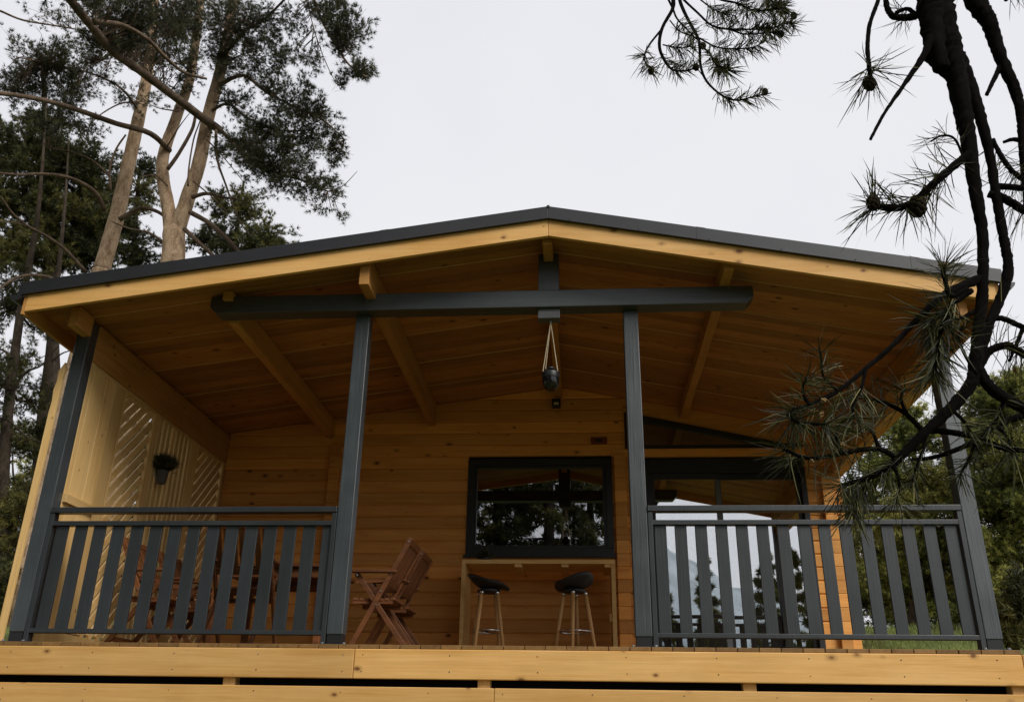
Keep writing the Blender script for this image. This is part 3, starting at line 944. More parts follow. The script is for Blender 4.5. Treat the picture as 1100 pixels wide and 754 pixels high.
def make_stool():
    r = empty('bar_stool', (0, 0, 0), 'x', 'stool')
    # shell: polar grid, back at -X
    nu, nv = 9, 40
    V = []
    for i in range(nu + 1):
        u = i / nu
        for k in range(nv):
            t = 2 * math.pi * k / nv
            bk = max(0.0, -math.cos(t))                    # 1 at the back
            rx = 0.205 - 0.02 * abs(math.sin(t)); ry = 0.200 * (1 - 0.16 * bk)
            x = u * rx * math.cos(t); y = u * ry * math.sin(t)
            rise = (0.115 * bk ** 1.5) * max(0, (u - 0.35) / 0.65) ** 1.6
            side = 0.030 * abs(math.sin(t)) ** 2 * u ** 3
            lip = -0.030 * max(0, math.cos(t)) ** 2 * u ** 4
            x -= 0.02 * bk * u * u
            V.append((x, y, 0.775 + rise + side + lip - 0.018 * (1 - u * u)))
    Fq = [(i * nv + k, i * nv + (k + 1) % nv, (i + 1) * nv + (k + 1) % nv, (i + 1) * nv + k) for i in range(nu) for k in range(nv)]
    s = link('seat', np.array(V), Fq, np.full(len(V), .5), M['plastic'], r, smooth=True)
    md = s.modifiers.new('shell', 'SOLIDIFY'); md.thickness = 0.02; md.offset = -1
    MB().lathe([(0.03, 0.715), (0.105, 0.718), (0.118, 0.735), (0.11, 0.748)], (0, 0, 0), 24).build('seat_base', M['plastic'], r, smooth=True)
    for a in (45, 135, 225, 315):
        c, s_ = math.cos(R(a)), math.sin(R(a))
        top = Vector((0.098 * c * 1.1, 0.098 * s_ * 1.1, 0.715)); bot = Vector((0.20 * c * 1.12, 0.20 * s_ * 1.12, 0.0))
        lg = MB().tube([top, top.lerp(bot, .45), bot], [0.020, 0.019, 0.0135], 12).build('leg', M['beech'], r, smooth=True)
        MB().tube([top + (top - bot).normalized() * .02, top.lerp(bot, .035)], 0.021, 12).build('ferrule', M['chrome'], lg, smooth=True)
    MB().torus((0, 0, 0.352), 0.158, 0.008, 36, 8).build('foot_ring', M['chrome'], r, smooth=True)
    return r


st = make_stool()
st.location = (-0.925, 2.42, ZD); st.rotation_euler.z = R(12)
st['label'] = 'black bar stool at the left end of the bar table, back toward side panel'
st['group'] = 'bar stools at the bar table'
s2 = copy_tree(st)
s2.location = (-0.075, 2.40, ZD); s2.rotation_euler.z = R(128)
s2['label'] = 'black bar stool at the right end of the bar table, rounded back toward the viewer'

# ------------------------------------------------------------------ folding armchairs and table
def make_chair():
    r = empty('folding_armchair', (0, 0, 0), 'x', 'chair')
    W = 0.49
    # sitter faces -X; origin centre of the feet; two frames at y = +-W/2
    for s in (-1, 1):
        y = s * (W / 2 - 0.012)
        y2 = s * (W / 2 - 0.040)
        a0, a1 = (-0.245, y, 0.0), (0.235, y, 0.945)
        MB().bar(a0, a1, 0.022, 0.042, up=(-1, 0, 0.5)).build('back_stile', M['teak'], r, 0.003)
        MB().bar((0.275, y2, 0.0), (-0.215, y2, 0.655), 0.022, 0.042, up=(1, 0, 0.7)).build('front_leg', M['teak'], r, 0.003)
        ar = MB().box(-0.255, 0.13, y - 0.03, y + 0.03, 0.655, 0.677).build('armrest', M['teak'], r, 0.005)
        MB().bar((-0.215, y2, 0.585), (0.05, y2, 0.60), 0.02, 0.035).build('arm_support', M['teak'], r, 0.003)
        for (bx, bz) in ((0.012, 0.505), (-0.021, 0.395), (0.089, 0.655), (-0.20, 0.635), (0.22, 0.915)):
            MB().tube([(bx, y + s * 0.010, bz), (bx, y + s * 0.017, bz)], 0.008, 8).build('bolt', M['steel'], r)
    seat = MB()
    for i in range(7):
        x = -0.235 + i * 0.053
        seat.box(x, x + 0.042, -W / 2 + 0.055, W / 2 - 0.055, 0.438 - 0.006 * math.sin(i / 6 * math.pi), 0.458 - 0.006 * math.sin(i / 6 * math.pi))
    seat.build('seat', M['teak'], r, 0.003)
    for s in (-1, 1):
        MB().bar((-0.235, s * (W / 2 - 0.07), 0.424), (0.10, s * (W / 2 - 0.07), 0.424), 0.02, 0.03).build('seat_rail', M['teak'], r, 0.002)
    d = Vector((0.48, 0, 0.945)).normalized()
    def on(t): return Vector((-0.245, 0, 0)) + d * t
    for (t, h) in ((1.035, 0.055), (0.66, 0.05), (0.42, 0.035)):
        c = on(t)
        MB().bar(c + Vector((0, -W / 2 + 0.024, 0)), c + Vector((0, W / 2 - 0.024, 0)), 0.020, h, up=tuple(d)).build('back_rail', M['teak'], r, 0.003)
    sl = MB()
    for i in range(7):
        y = -W / 2 + 0.055 + i * (W - 0.11) / 6
        sl.bar(on(0.687) + Vector((0, y, 0)), on(1.005) + Vector((0, y, 0)), 0.043, 0.013, up=(1, 0, -.5))
    sl.build('backrest', M['teak'], r, 0.002)
    MB().bar((0.19, -W / 2 + .05, 0.11), (0.19, W / 2 - .05, 0.11), 0.02, 0.04).build('stretcher', M['teak'], r, 0.002)
    return r


GC = 'folding armchairs round the porch table'
c0 = make_chair()
c0.location = (-1.675, 1.10, ZD); c0['group'] = GC
c0['label'] = 'reddish folding armchair beside the second post, the front one of the pair facing left'
for (x, y, rz, lab) in (
    (-1.665, 1.66, 0, 'reddish folding armchair right behind its twin, close to the log wall'),
    (-2.690, 0.47, -90, 'reddish folding armchair with its back against the left railing, its top rail showing above it'),
    (-3.72, 1.05, 180, 'reddish folding armchair facing right at the screen side of the table, nearer the railing'),
    (-3.70, 1.70, 180, 'reddish folding armchair facing right at the screen side of the table, below the hanging plant')):
    c = copy_tree(c0)
    c.location = (x, y, ZD); c.rotation_euler.z = R(rz); c['label'] = lab

tb = empty('porch_table', (-2.70, 1.45, ZD), 'reddish slatted wooden table behind the left railing among armchairs', 'table')
t = MB()
for i in range(9):
    y = 0.98 + i * 0.105
    t.box(-3.25, -2.16, y, y + 0.095, 0.665, 0.69)
t.build('table_top', M['teak'], tb, 0.004)
for (x, y) in ((-3.17, 1.04), (-2.25, 1.04), (-3.17, 1.85), (-2.25, 1.85)):
    MB().box(x, x + 0.055, y - 0.03, y + 0.025, ZD, 0.664).build('leg', M['teak'], tb, 0.004)
MB().box(-3.11, -2.255, 1.02, 1.042, 0.58, 0.664).build('apron', M['teak'], tb, 0.003)
MB().box(-3.11, -2.255, 1.845, 1.867, 0.58, 0.664).build('apron', M['teak'], tb, 0.003)

# ------------------------------------------------------------------ hanging plant on the screen
hp = empty('hanging_plant', (-4.10, 1.60, 1.6), 'bushy dark plant in a small zinc pot hung on the pale screen', 'hanging plant')
MB().lathe([(0.040, 1.565), (0.044, 1.568), (0.058, 1.685), (0.063, 1.688), (0.063, 1.696), (0.052, 1.696)], (-4.092, 1.60, 0), 20).build('pot', M['mount'], hp, smooth=True)
MB().box(-4.163, -4.15, 1.585, 1.615, 1.64, 1.72).build('hook', M['steel'], hp)
V_, F_, r_ = blades(1500, (-4.085, 1.60, 1.745), 0.034, 0.115, 0.0055, 0.35)
link('foliage', V_, F_, r_, M['needle_a'], hp)


# ------------------------------------------------------------------ trees
def tufts(P, D, k, L, w, spread=0.8, rn=rng, rnd=None):
    """k needles fanned at each point P along D, each one thin triangle"""
    n = len(P)
    d = np.repeat(D, k, 0) + rn.normal(0, spread, (n * k, 3))
    d /= np.linalg.norm(d, axis=1)[:, None] + 1e-9
    base = np.repeat(P, k, 0)
    s = np.cross(d, rn.normal(0, 1, (n * k, 3))); s /= np.linalg.norm(s, axis=1)[:, None] + 1e-9
    Ls = L * rn.uniform(.65, 1.1, (n * k, 1))
    V = np.stack([base - s * w / 2, base + s * w / 2, base + d * Ls], 1).reshape(-1, 3)
    rv = rn.random(n) if rnd is None else rnd
    rv = np.clip(np.repeat(rv, k) + rn.normal(0, .08, n * k), 0, 1)
    return V, np.repeat(rv, 3)


class Tree:
    def __init__(s, name, base, label, cat, group=None, mats=('bark_pine', 'bark_limb', 'needle_a')):
        s.root = empty(name, base, label, cat, group)
        s.mats = mats
        s.trunk = MB(); s.limb = MB(); s.V = []; s.Rn = []
        s.skel = []

    def stem(s, pts, r0, r1, n=12, k=6, wob=0.04):
        q = smooth_path(pts, k)
        m = len(q)
        s.trunk.tube(q, [r0 + (r1 - r0) * (i / (m - 1)) for i in range(m)], n, wob=wob)
        s.skel += q

    def branch(s, pts, r0, r1, n=7, k=5, jit=0.0):
        if jit:
            pts = [np.array(p) + (rng.normal(0, jit, 3) if 0 < i else 0) for i, p in enumerate(pts)]
        q = smooth_path(pts, k)
        m = len(q)
        s.limb.tube(q, [r0 + (r1 - r0) * (i / (m - 1)) ** 0.8 for i in range(m)], n, wob=0.05)
        s.skel += q
        return q

    def clump(s, c, r, n, L=0.10, w=0.008, k=12, twig=0.006, shell=0.4, core=None, per=3, bias=0.0):
        """n sprays in an ellipsoid about c, each a twig that carries needle tufts"""
        c = np.array(c, float); r = np.array(r, float)
        m = 6                                            # tips on one side branch
        nb_ = max(4, n // m)
        u = rng.normal(0, 1, (nb_, 3)); u /= np.linalg.norm(u, axis=1)[:, None]
        ph = rng.uniform(0, 6.28, 3)
        lump = 1 + 0.28 * np.sin(u[:, 0] * 4 + ph[0]) * np.cos(u[:, 1] * 5 + ph[1]) + 0.15 * np.sin(u[:, 2] * 7 + ph[2])
        rr = (shell + (1 - shell) * rng.random(nb_) ** 0.6) * lump
        E = c + u * r * rr[:, None]
        sk = np.array(s.skel) if core is None else np.array(core)
        d2 = ((E[:, None, :] - sk[None]) ** 2).sum(-1) + 0.25 * ((c - sk) ** 2).sum(-1)[None]
        Aa = sk[np.argmin(d2, 1)]
        st_ = E - Aa
        ln = np.linalg.norm(st_, axis=1)
        dirv = st_ / (ln[:, None] + 1e-9) * 0.7 + u * 0.45 + np.array([0, 0, .12])
        dirv /= np.linalg.norm(dirv, axis=1)[:, None]
        mean_r = float(r.mean())
        span = min(0.55, 0.28 + 0.5 * mean_r)
        Q = []; D = []
        for i in range(nb_):
            e = E[i]; a = Aa[i]
            if twig:
                if ln[i] > 1.5: a = e - st_[i] / ln[i] * rng.uniform(.4, .9)
                mid = (a + e) / 2 + rng.normal(0, .07 * min(1, ln[i]), 3) + np.array([0, 0, -.08 * min(1.0, ln[i])])
                s.limb.tube([a, mid, e - dirv[i] * span * .6, e], [twig * 1.7, twig * 1.2, twig * .8, twig * .35], 4, cap=False)
            for j in range(m):
                f = rng.uniform(0, 1) ** 1.4
                root = e - dirv[i] * span * f
                lat = rng.normal(0, 1, 3); lat -= dirv[i] * lat.dot(dirv[i]); lat /= np.linalg.norm(lat) + 1e-9
                ln2 = span * (.16 + .55 * f) * rng.uniform(.5, 1)
                dd = lat * .75 + dirv[i] * .75 + np.array([0, 0, .15]); dd /= np.linalg.norm(dd)
                tip = root + dd * ln2
                if twig and j % 2 == 0: s.limb.tube([root, tip], [twig * .5, twig * .3], 3, cap=False)
                Q.append(tip); D.append(dd)
        Q = np.array(Q); D = np.array(D)
        base_r = np.clip(rng.normal(.4 + bias, .2), 0, 1)
        for j in range(per):
            Pj = Q - D * (0.075 * j) + rng.normal(0, 0.012 + 0.02 * (j > 0), Q.shape)
            V, rv = tufts(Pj, D * 0.95, k, L, w, 0.6, rnd=np.clip(rng.normal(base_r, .22, len(Q)), 0, 1))
            s.V.append(V); s.Rn.append(rv)

    def done(s):
        tr = s.trunk.build('trunk', M[s.mats[0]], s.root, smooth=True)
        if s.limb.V:
            s.limb.build('branches', M[s.mats[1]], s.root, smooth=True)
        if s.V:
            V = np.concatenate(s.V); rv = np.concatenate(s.Rn)
            link('crown', V, np.arange(len(V)).reshape(-1, 3), rv, M[s.mats[2]], s.root)


def A(lst, d):
    """sighted polyline at distance d (or d0->d1)"""
    d0, d1 = d if isinstance(d, tuple) else (d, d)
    n = len(lst)
    return [at(x, y, d0 + (d1 - d0) * i / max(1, n - 1)) for i, (x, y) in enumerate(lst)]


def pc(t, px, py, rx, ry, d, n, **kw):
    n = int(n * kw.pop('dens', 1.4)) if 'dens' in kw else int(n * 1.4)
    c = at(px, py, d)
    g_ = 1.1
    t.clump(c, (2 * g_ * rad(rx, c), 2 * rad((rx + ry) / 2, c) * 1.0, 2 * rad(ry, c)), n, **kw)


GL = 'tall pines behind the left roof edge'
# twin-stemmed pine
b0 = at(165, 385, 14.0)
t = Tree('pine_tree', (b0[0], b0[1], float(ground_z(b0[0], b0[1]))), 'forked pale trunked pine behind the roof, its crown reaching into open sky', 'tree', GL)
gb = np.array([b0[0] - .3, b0[1], float(ground_z(b0[0], b0[1])) - .1])
s0 = A([(176, 325), (185, 285), (187, 246)], 14)
t.stem([gb] + s0, 0.24, 0.20, 16)
t.stem(A([(185, 262), (181, 225), (175, 190), (176, 165), (188, 130), (203, 88), (210, 45), (215, 0), (218, -60)], 14), 0.135, 0.075)
t.stem(A([(187, 258), (201, 215), (214, 175), (224, 125), (237, 75), (247, 25), (255, -30), (262, -90)], (14, 13.6)), 0.15, 0.085)
big = t.branch(A([(236, 140), (214, 124), (182, 100), (150, 76), (122, 56), (98, 28), (70, -6), (40, -40)], (14, 8.5)), 0.085, 0.06, 9)
t.branch(A([(100, 24), (130, 27), (158, 42), (178, 62), (198, 78), (222, 85)], (9.6, 11)), 0.045, 0.02)
t.branch(A([(182, 162), (162, 144), (125, 133), (82, 118), (42, 107), (-5, 100), (-60, 98)], (14, 10)), 0.06, 0.035)
lr = t.branch(A([(222, 128), (240, 143), (256, 160), (270, 176), (300, 186), (330, 196), (352, 206)], (13.8, 12)), 0.05, 0.012)
t.branch(A([(352, 206), (368, 200), (384, 184)], (12, 11.9)), 0.012, 0.004)
l2 = t.branch(A([(236, 92), (250, 84), (264, 82), (285, 98), (310, 112), (345, 128), (370, 150)], (13.8, 12)), 0.05, 0.012)
l3 = t.branch(A([(262, -60), (300, -40), (330, -12), (345, 20), (360, 48), (375, 70), (395, 84)], (13, 11)), 0.05, 0.012)
l4 = t.branch(A([(240, 60), (262, 35), (285, 20), (310, -5), (330, -30)], (13.6, 12)), 0.04, 0.015)
l5 = t.branch(A([(226, 120), (245, 112), (268, 128), (300, 140), (335, 140)], (13.8, 12.5)), 0.035, 0.01)
t.branch(A([(206, 212), (222, 208), (240, 212), (255, 214)], 13.8), 0.045, 0.02)
t.branch(A([(204, 228), (225, 240), (245, 258), (262, 278), (280, 300)], 13.8), 0.05, 0.03)
t.branch(A([(198, 246), (215, 262), (232, 278), (250, 300)], 13.8), 0.045, 0.03)
t.branch(A([(178, 262), (160, 250), (140, 246), (120, 238)], 14), 0.03, 0.012)
t.branch(A([(180, 182), (192, 165), (206, 140), (210, 125)], 13.7), 0.04, 0.03)
t.branch(A([(202, 200), (203, 180), (208, 150), (215, 130)], 13.6), 0.02, 0.012)
t.branch(A([(232, 140), (233, 170), (243, 200), (256, 235), (270, 255)], 13.4), 0.03, 0.01)
t.branch(A([(330, -10), (333, 15), (345, 55), (360, 88), (366, 92)], (12, 11.2)), 0.012, 0.005)
for (a_, b_) in (((246, 30), (275, 60)), ((230, 110), (262, 118)), ((222, 150), (262, 196)), ((208, 195), (246, 230)), ((212, 30), (180, 40)), ((206, 80), (176, 70)),
                 ((192, 120), (160, 112)), ((178, 160), (205, 120)), ((250, 20), (290, 45)), ((240, 70), (280, 55)), ((180, 200), (150, 190)), ((300, 186), (320, 160)),
                 ((270, 176), (285, 150)), ((285, 98), (300, 75)), ((310, 112), (320, 135)), ((150, 76), (165, 50)), ((122, 56), (108, 80)), ((182, 100), (196, 70))):
    m_ = ((a_[0] + b_[0]) / 2 + random.uniform(-5, 5), (a_[1] + b_[1]) / 2 + random.uniform(-7, 3))
    t.branch(A([a_, m_, b_], (13.7, 13.0)), 0.018, 0.006, 5)
kw = dict(L=0.095, w=0.0088, k=16, per=2, dens=1.5, twig=0.0045)
for (px, py, rx, ry, d, n) in (
    (295, 165, 48, 26, 12.6, 240), (345, 175, 30, 22, 12.2, 110), (330, 118, 34, 18, 12.3, 120), (262, 150, 32, 24, 13.4, 140),
    (345, 225, 26, 14, 12.1, 34), (300, 205, 30, 18, 12.5, 40), (360, 145, 16, 16, 12, 30),
    (375, 30, 26, 32, 11.4, 210), (390, 70, 16, 18, 11.1, 60), (350, 8, 26, 22, 11.8, 110), (365, 85, 18, 16, 11.2, 24),
    (280, 30, 32, 26, 12.8, 110), (255, 60, 34, 28, 13.4, 120), (300, 55, 24, 18, 12.7, 50), (235, 10, 40, 30, 13.5, 150),
    (290, 95, 26, 16, 12.8, 55), (205, 35, 34, 30, 13.2, 110), (180, 10, 42, 24, 12.4, 150), (130, 8, 46, 22, 10.4, 190),
    (160, -25, 90, 25, 11.0, 200), (85, -15, 50, 20, 9.2, 130), (200, 92, 26, 20, 13.6, 50), (150, 50, 32, 16, 12.2, 70),
    (350, -40, 60, 30, 12, 140), (240, 175, 20, 18, 13.6, 30),
    (150, 22, 60, 22, 11.4, 200), (215, 20, 50, 26, 12.8, 200), (265, 20, 40, 24, 12.8, 130), (110, 40, 30, 14, 10.6, 60), (250, 110, 26, 20, 13.4, 70),
    (280, 150, 40, 26, 12.9, 160), (320, 150, 36, 22, 12.4, 130), (340, 200, 30, 16, 12.1, 60), (290, 185, 34, 18, 12.6, 80), (315, 90, 22, 14, 12.4, 40),
    (300, 125, 44, 20, 12.7, 110), (330, 70, 26, 22, 12.2, 60), (275, 70, 36, 20, 13, 100), (170, 45, 50, 24, 12, 110), (225, 60, 34, 26, 13.4, 90), (130, 30, 40, 18, 10.8, 80), (310, 20, 24, 20, 12.3, 60)):
    pc(t, px, py, rx, ry, d, n, **kw)
t.done()

# single pine left of it
b0 = at(92, 385, 15.0)
t = Tree('pine_tree', (b0[0], b0[1], float(ground_z(b0[0], b0[1]))), 'pine with one leaning pale trunk left of the forked pine', 'tree', GL)
gb = np.array([b0[0] - .3, b0[1], float(ground_z(b0[0], b0[1])) - .1])
t.stem([gb] + A([(100, 325), (110, 287), (124, 238), (139, 172), (150, 122), (158, 82), (163, 42), (166, 0), (168, -50)], 15), 0.19, 0.08, 14)
t.branch(A([(112, 226), (103, 208), (88, 197), (70, 190), (45, 187), (20, 188), (-10, 185)], (15, 13)), 0.06, 0.02)
t.branch(A([(128, 236), (150, 224), (170, 228), (184, 240)], 14.8), 0.055, 0.03)
t.branch(A([(92, 292), (72, 270), (52, 255), (30, 243), (14, 230), (2, 214), (-12, 200)], (14.8, 13)), 0.04, 0.018)
t.branch(A([(30, 243), (10, 238), (-8, 238)], (13.8, 13.4)), 0.016, 0.01)
t.branch(A([(55, 299), (42, 296), (22, 297), (5, 306), (-12, 322)], (14.6, 13.2)), 0.04, 0.02)
t.branch(A([(119, 205), (118, 180), (125, 160), (135, 145)], 14.8), 0.025, 0.02)
t.branch(A([(118, 190), (98, 172), (70, 162), (52, 160)], (14.8, 14)), 0.025, 0.012)
t.branch(A([(150, 120), (130, 95), (100, 80), (60, 70), (20, 62)], (15, 12)), 0.03, 0.012)
t.branch(A([(0, 12), (25, 22), (60, 28), (95, 34)], (11, 12)), 0.02, 0.012)
t.branch(A([(160, 60), (140, 52), (115, 60), (90, 75)], (15, 13)), 0.025, 0.01)
t.branch(A([(152, 110), (128, 112), (100, 130), (92, 150)], (15, 14)), 0.02, 0.01)
for (px, py, rx, ry, d, n) in (
    (60, 62, 40, 22, 12.6, 130), (40, 92, 36, 20, 12.8, 120), (80, 92, 22, 16, 13.2, 60), (28, 45, 30, 12, 12.2, 35), (110, 78, 22, 14, 13.8, 30),
    (15, 105, 22, 14, 12.6, 40), (70, 105, 30, 14, 13, 50), (120, 40, 40, 22, 13, 110), (60, 8, 50, 14, 11.8, 50), (95, 140, 20, 12, 14.2, 30),
    (140, 95, 26, 26, 14.6, 40), (165, 110, 18, 20, 14.6, 25), (50, 75, 60, 30, 13, 160), (60, 110, 46, 22, 13.4, 120), (15, 85, 24, 30, 12.8, 60), (100, 55, 40, 20, 13.2, 60)):
    pc(t, px, py, rx, ry, d, n, **kw)
t.done()


def back_tree(name, trunk, d, r0, r1, clumps, label, mats, group, cat='tree', kw=None, limbs=()):
    b0 = at(*trunk[0], d)
    t = Tree(name, (b0[0], b0[1], float(ground_z(b0[0], b0[1]))), label, cat, group, mats)
    gb = np.array([b0[0], b0[1], float(ground_z(b0[0], b0[1])) - .1])
    t.stem([gb] + A(trunk[1:], d), r0, r1, 10)
    for l in limbs:
        t.branch(A(l[0], l[1]), l[2], l[3])
    for (px, py, rx, ry, dd, n) in clumps:
        c = at(px, py, dd)
        q = np.array(t.skel); i = int(np.argmin(((q - c) ** 2).sum(1) + 0 * q[:, 2]))
        if np.linalg.norm(q[i] - c) > 0.5:
            t.branch([q[i], (q[i] + c) / 2 + np.array([0, 0, -.15]), c], 0.035, 0.012)
        pc(t, px, py, rx, ry, dd, n, **(kw or {}))
    t.done()
    return t


GD = 'dense trees in the wood left of the cabin'
kb = dict(L=0.13, w=0.0165, k=15, per=3, dens=2.3, twig=0.005)
back_tree('pine_tree', [(60, 700), (58, 420), (55, 300), (50, 200), (48, 110), (45, 60)], 19, 0.18, 0.05,
          [(40, 165, 52, 42, 18.6, 330), (88, 180, 40, 36, 19, 230), (20, 215, 46, 40, 18.8, 240), (75, 235, 48, 38, 19, 260), (30, 270, 52, 34, 18.8, 250), (95, 275, 36, 30, 19.3, 150), (60, 130, 40, 20, 19, 100), (-30, 240, 40, 60, 19, 200), (60, 200, 70, 60, 19.4, 420), (50, 255, 70, 45, 19.4, 350), (15, 160, 34, 40, 19, 150), (105, 215, 26, 40, 19.3, 120)],
          'dark dense pine filling the gap left of the leaning trunk', ('bark_dark', 'bark_dark', 'needle_b'), GD, kw=kb)
back_tree('pine_tree', [(140, 600), (140, 380), (142, 300), (146, 230), (150, 180)], 21, 0.14, 0.04,
          [(140, 270, 34, 30, 20.8, 180), (150, 210, 24, 28, 21, 90), (160, 180, 18, 20, 21, 50), (120, 205, 20, 20, 21, 50), (128, 240, 26, 22, 20.8, 100)],
          'green pine seen between the leaning trunk and the forked trunk', ('bark_dark', 'bark_dark', 'needle_b'), GD, kw=kb)
back_tree('pine_tree', [(255, 600), (252, 380), (250, 300), (255, 240), (262, 195)], 20, 0.12, 0.03,
          [(250, 262, 44, 26, 19.8, 150), (285, 255, 28, 26, 19.6, 90), (225, 260, 24, 24, 20, 70), (262, 225, 30, 26, 19.8, 90), (298, 268, 18, 14, 19.6, 40), (235, 220, 22, 20, 20, 40)],
          'young green pine whose top shows above the left roof edge', ('bark_dark', 'bark_dark', 'needle_b'), GD, kw=kb)
back_tree('pine_tree', [(-5, 740), (2, 560), (8, 450), (20, 350), (30, 290), (40, 235), (46, 170), (50, 110)], 15.5, 0.13, 0.015,
          [(18, 560, 30, 40, 15.5, 120), (5, 640, 26, 50, 15, 160), (40, 610, 22, 40, 15.6, 100), (15, 480, 30, 20, 15.8, 60), (50, 350, 34, 18, 16, 50), (10, 330, 26, 26, 16, 80), (-20, 420, 26, 50, 15, 90), (15, 390, 30, 24, 16, 70), (30, 430, 24, 16, 16.2, 40), (25, 310, 40, 26, 16, 100), (20, 620, 40, 70, 16, 300), (30, 540, 30, 40, 16, 120)],
          'dark bare trunked pine at the far left below the roof corner', ('bark_dark', 'bark_dark', 'needle_b'), GD, kw=dict(L=0.115, w=0.0125, k=15, per=2, dens=2.3),
          limbs=(([(12, 420), (28, 400), (45, 392), (62, 372)], 15.3, 0.03, 0.012), ([(14, 385), (0, 375), (-20, 380)], 15.4, 0.03, 0.015), ([(8, 450), (30, 470), (48, 475)], 15.3, 0.025, 0.01)))
back_tree('pine_tree', [(25, 740), (38, 560), (45, 450), (52, 390), (58, 330), (64, 280), (70, 215), (74, 150)], 17, 0.14, 0.015,
          [(40, 470, 34, 24, 16.8, 90), (55, 520, 30, 40, 17, 140), (20, 600, 40, 50, 17, 200), (15, 400, 30, 30, 17.2, 60), (35, 670, 50, 30, 16.6, 200), (70, 330, 40, 20, 17, 60), (60, 420, 26, 18, 17.2, 30)],
          'second dark trunked pine right of the far left pine, beside the first post', ('bark_dark', 'bark_dark', 'needle_b'), GD, kw=dict(L=0.115, w=0.0125, k=15, per=2, dens=2.3),
          limbs=(([(45, 450), (30, 430), (10, 415), (-8, 412)], 17, 0.03, 0.012), ([(52, 392), (66, 380), (82, 375)], 17, 0.025, 0.01)))
back_tree('shrub', [(10, 800), (12, 680), (14, 600)], 22, 0.08, 0.03,
          [(15, 520, 50, 26, 22, 150), (20, 600, 60, 50, 22, 300), (15, 460, 40, 16, 22.5, 40), (60, 560, 30, 50, 22, 140), (-30, 500, 40, 70, 22, 160)],
          'yellow green bush far behind the dark trunks at the left edge', ('bark_dark', 'bark_dark', 'needle_y'), GD, 'bush', kw=dict(L=0.14, w=0.02, k=10, per=3))

back_tree('shrub', [(228, 900), (228, 640), (225, 520)], 11.5, 0.06, 0.02,
          [(200, 560, 60, 60, 11.4, 500), (170, 500, 50, 50, 11.6, 400), (225, 500, 30, 50, 11.8, 300), (140, 600, 60, 60, 11.2, 300), (215, 620, 50, 50, 11.4, 300)],
          'leafy shrub outside the pale lattice screen', ('bark_dark', 'bark_dark', 'needle_b'), GD, 'bush', kw=dict(L=0.12, w=0.018, k=10, per=3))

GR = 'yellow green trees on the slope right of the cabin'
ky = dict(L=0.09, w=0.014, k=13, per=3, bias=0.1, dens=2.0)
back_tree('young_pine', [(985, 720), (985, 600), (983, 520), (980, 450)], 16.1, 0.10, 0.03,
          [(975, 470, 34, 22, 16.0, 210), (950, 505, 34, 24, 16.0, 200), (1000, 520, 36, 26, 15.8, 240), (960, 560, 40, 30, 16.0, 300), (1005, 590, 40, 34, 15.8, 300), (955, 620, 36, 28, 16.2, 200), (965, 444, 20, 14, 16.0, 50), (965, 655, 40, 12, 18.6, 120), (1000, 650, 30, 12, 18.6, 90), (1000, 625, 40, 20, 16.4, 160), (915, 540, 26, 40, 16.4, 160), (990, 436, 10, 10, 16.0, 16), (950, 600, 50, 60, 16.6, 300), (985, 560, 50, 50, 16.4, 300), (940, 640, 40, 16, 17.2, 160)],
          'yellow tipped young pine seen behind the right railing between cabin corner and post', ('bark_dark', 'bark_dark', 'needle_y'), GR, kw=ky)
back_tree('young_pine', [(1075, 720), (1078, 600), (1082, 480), (1085, 400)], 15.1, 0.12, 0.03,
          [(1070, 430, 34, 26, 15.2, 220), (1095, 410, 30, 20, 15.0, 130), (1050, 475, 34, 26, 15.2, 220), (1090, 490, 36, 30, 14.8, 260), (1060, 535, 36, 28, 15.0, 260), (1105, 550, 36, 36, 14.8, 260), (1070, 590, 40, 30, 15.0, 260), (1045, 420, 14, 14, 15.4, 36), (1090, 640, 44, 34, 14.6, 240), (1130, 470, 40, 60, 15.0, 260), (1130, 600, 40, 60, 14.8, 260), (1050, 650, 36, 28, 15.2, 160), (1075, 520, 50, 70, 15.6, 400), (1080, 620, 50, 50, 15.6, 300), (1040, 600, 30, 50, 15.6, 200), (1085, 440, 40, 30, 15.4, 200)],
          'tall yellow green pine right of the last porch post', ('bark_dark', 'bark_dark', 'needle_y'), GR, kw=ky)
back_tree('young_pine', [(1040, 700), (1040, 620), (1035, 520), (1030, 440)], 19.6, 0.12, 0.03,
          [(1030, 470, 60, 40, 19.6, 300), (1030, 540, 70, 40, 19.6, 350), (1020, 610, 80, 40, 19.6, 350), (940, 580, 50, 60, 20.0, 260), (940, 500, 40, 30, 20.0, 120), (960, 640, 90, 40, 19.6, 500), (1050, 650, 80, 40, 19.6, 400)],
          'darker pine standing behind the two yellow green pines', ('bark_dark', 'bark_dark', 'needle_b'), GR, kw=dict(L=0.14, w=0.018, k=10, per=3))
t_ = back_tree('low_bush', [(1090, 720), (1090, 680), (1090, 640)], 10.4, 0.05, 0.02,
          [(1085, 660, 26, 18, 10.4, 170), (1110, 640, 30, 30, 10.4, 200), (1075, 680, 18, 12, 10.3, 80)],
          'low dark green bush at the foot of the last porch post', ('bark_dark', 'bark_dark', 'needle_b'), GR, 'bush', kw=dict(L=0.10, w=0.013, k=11, per=3))


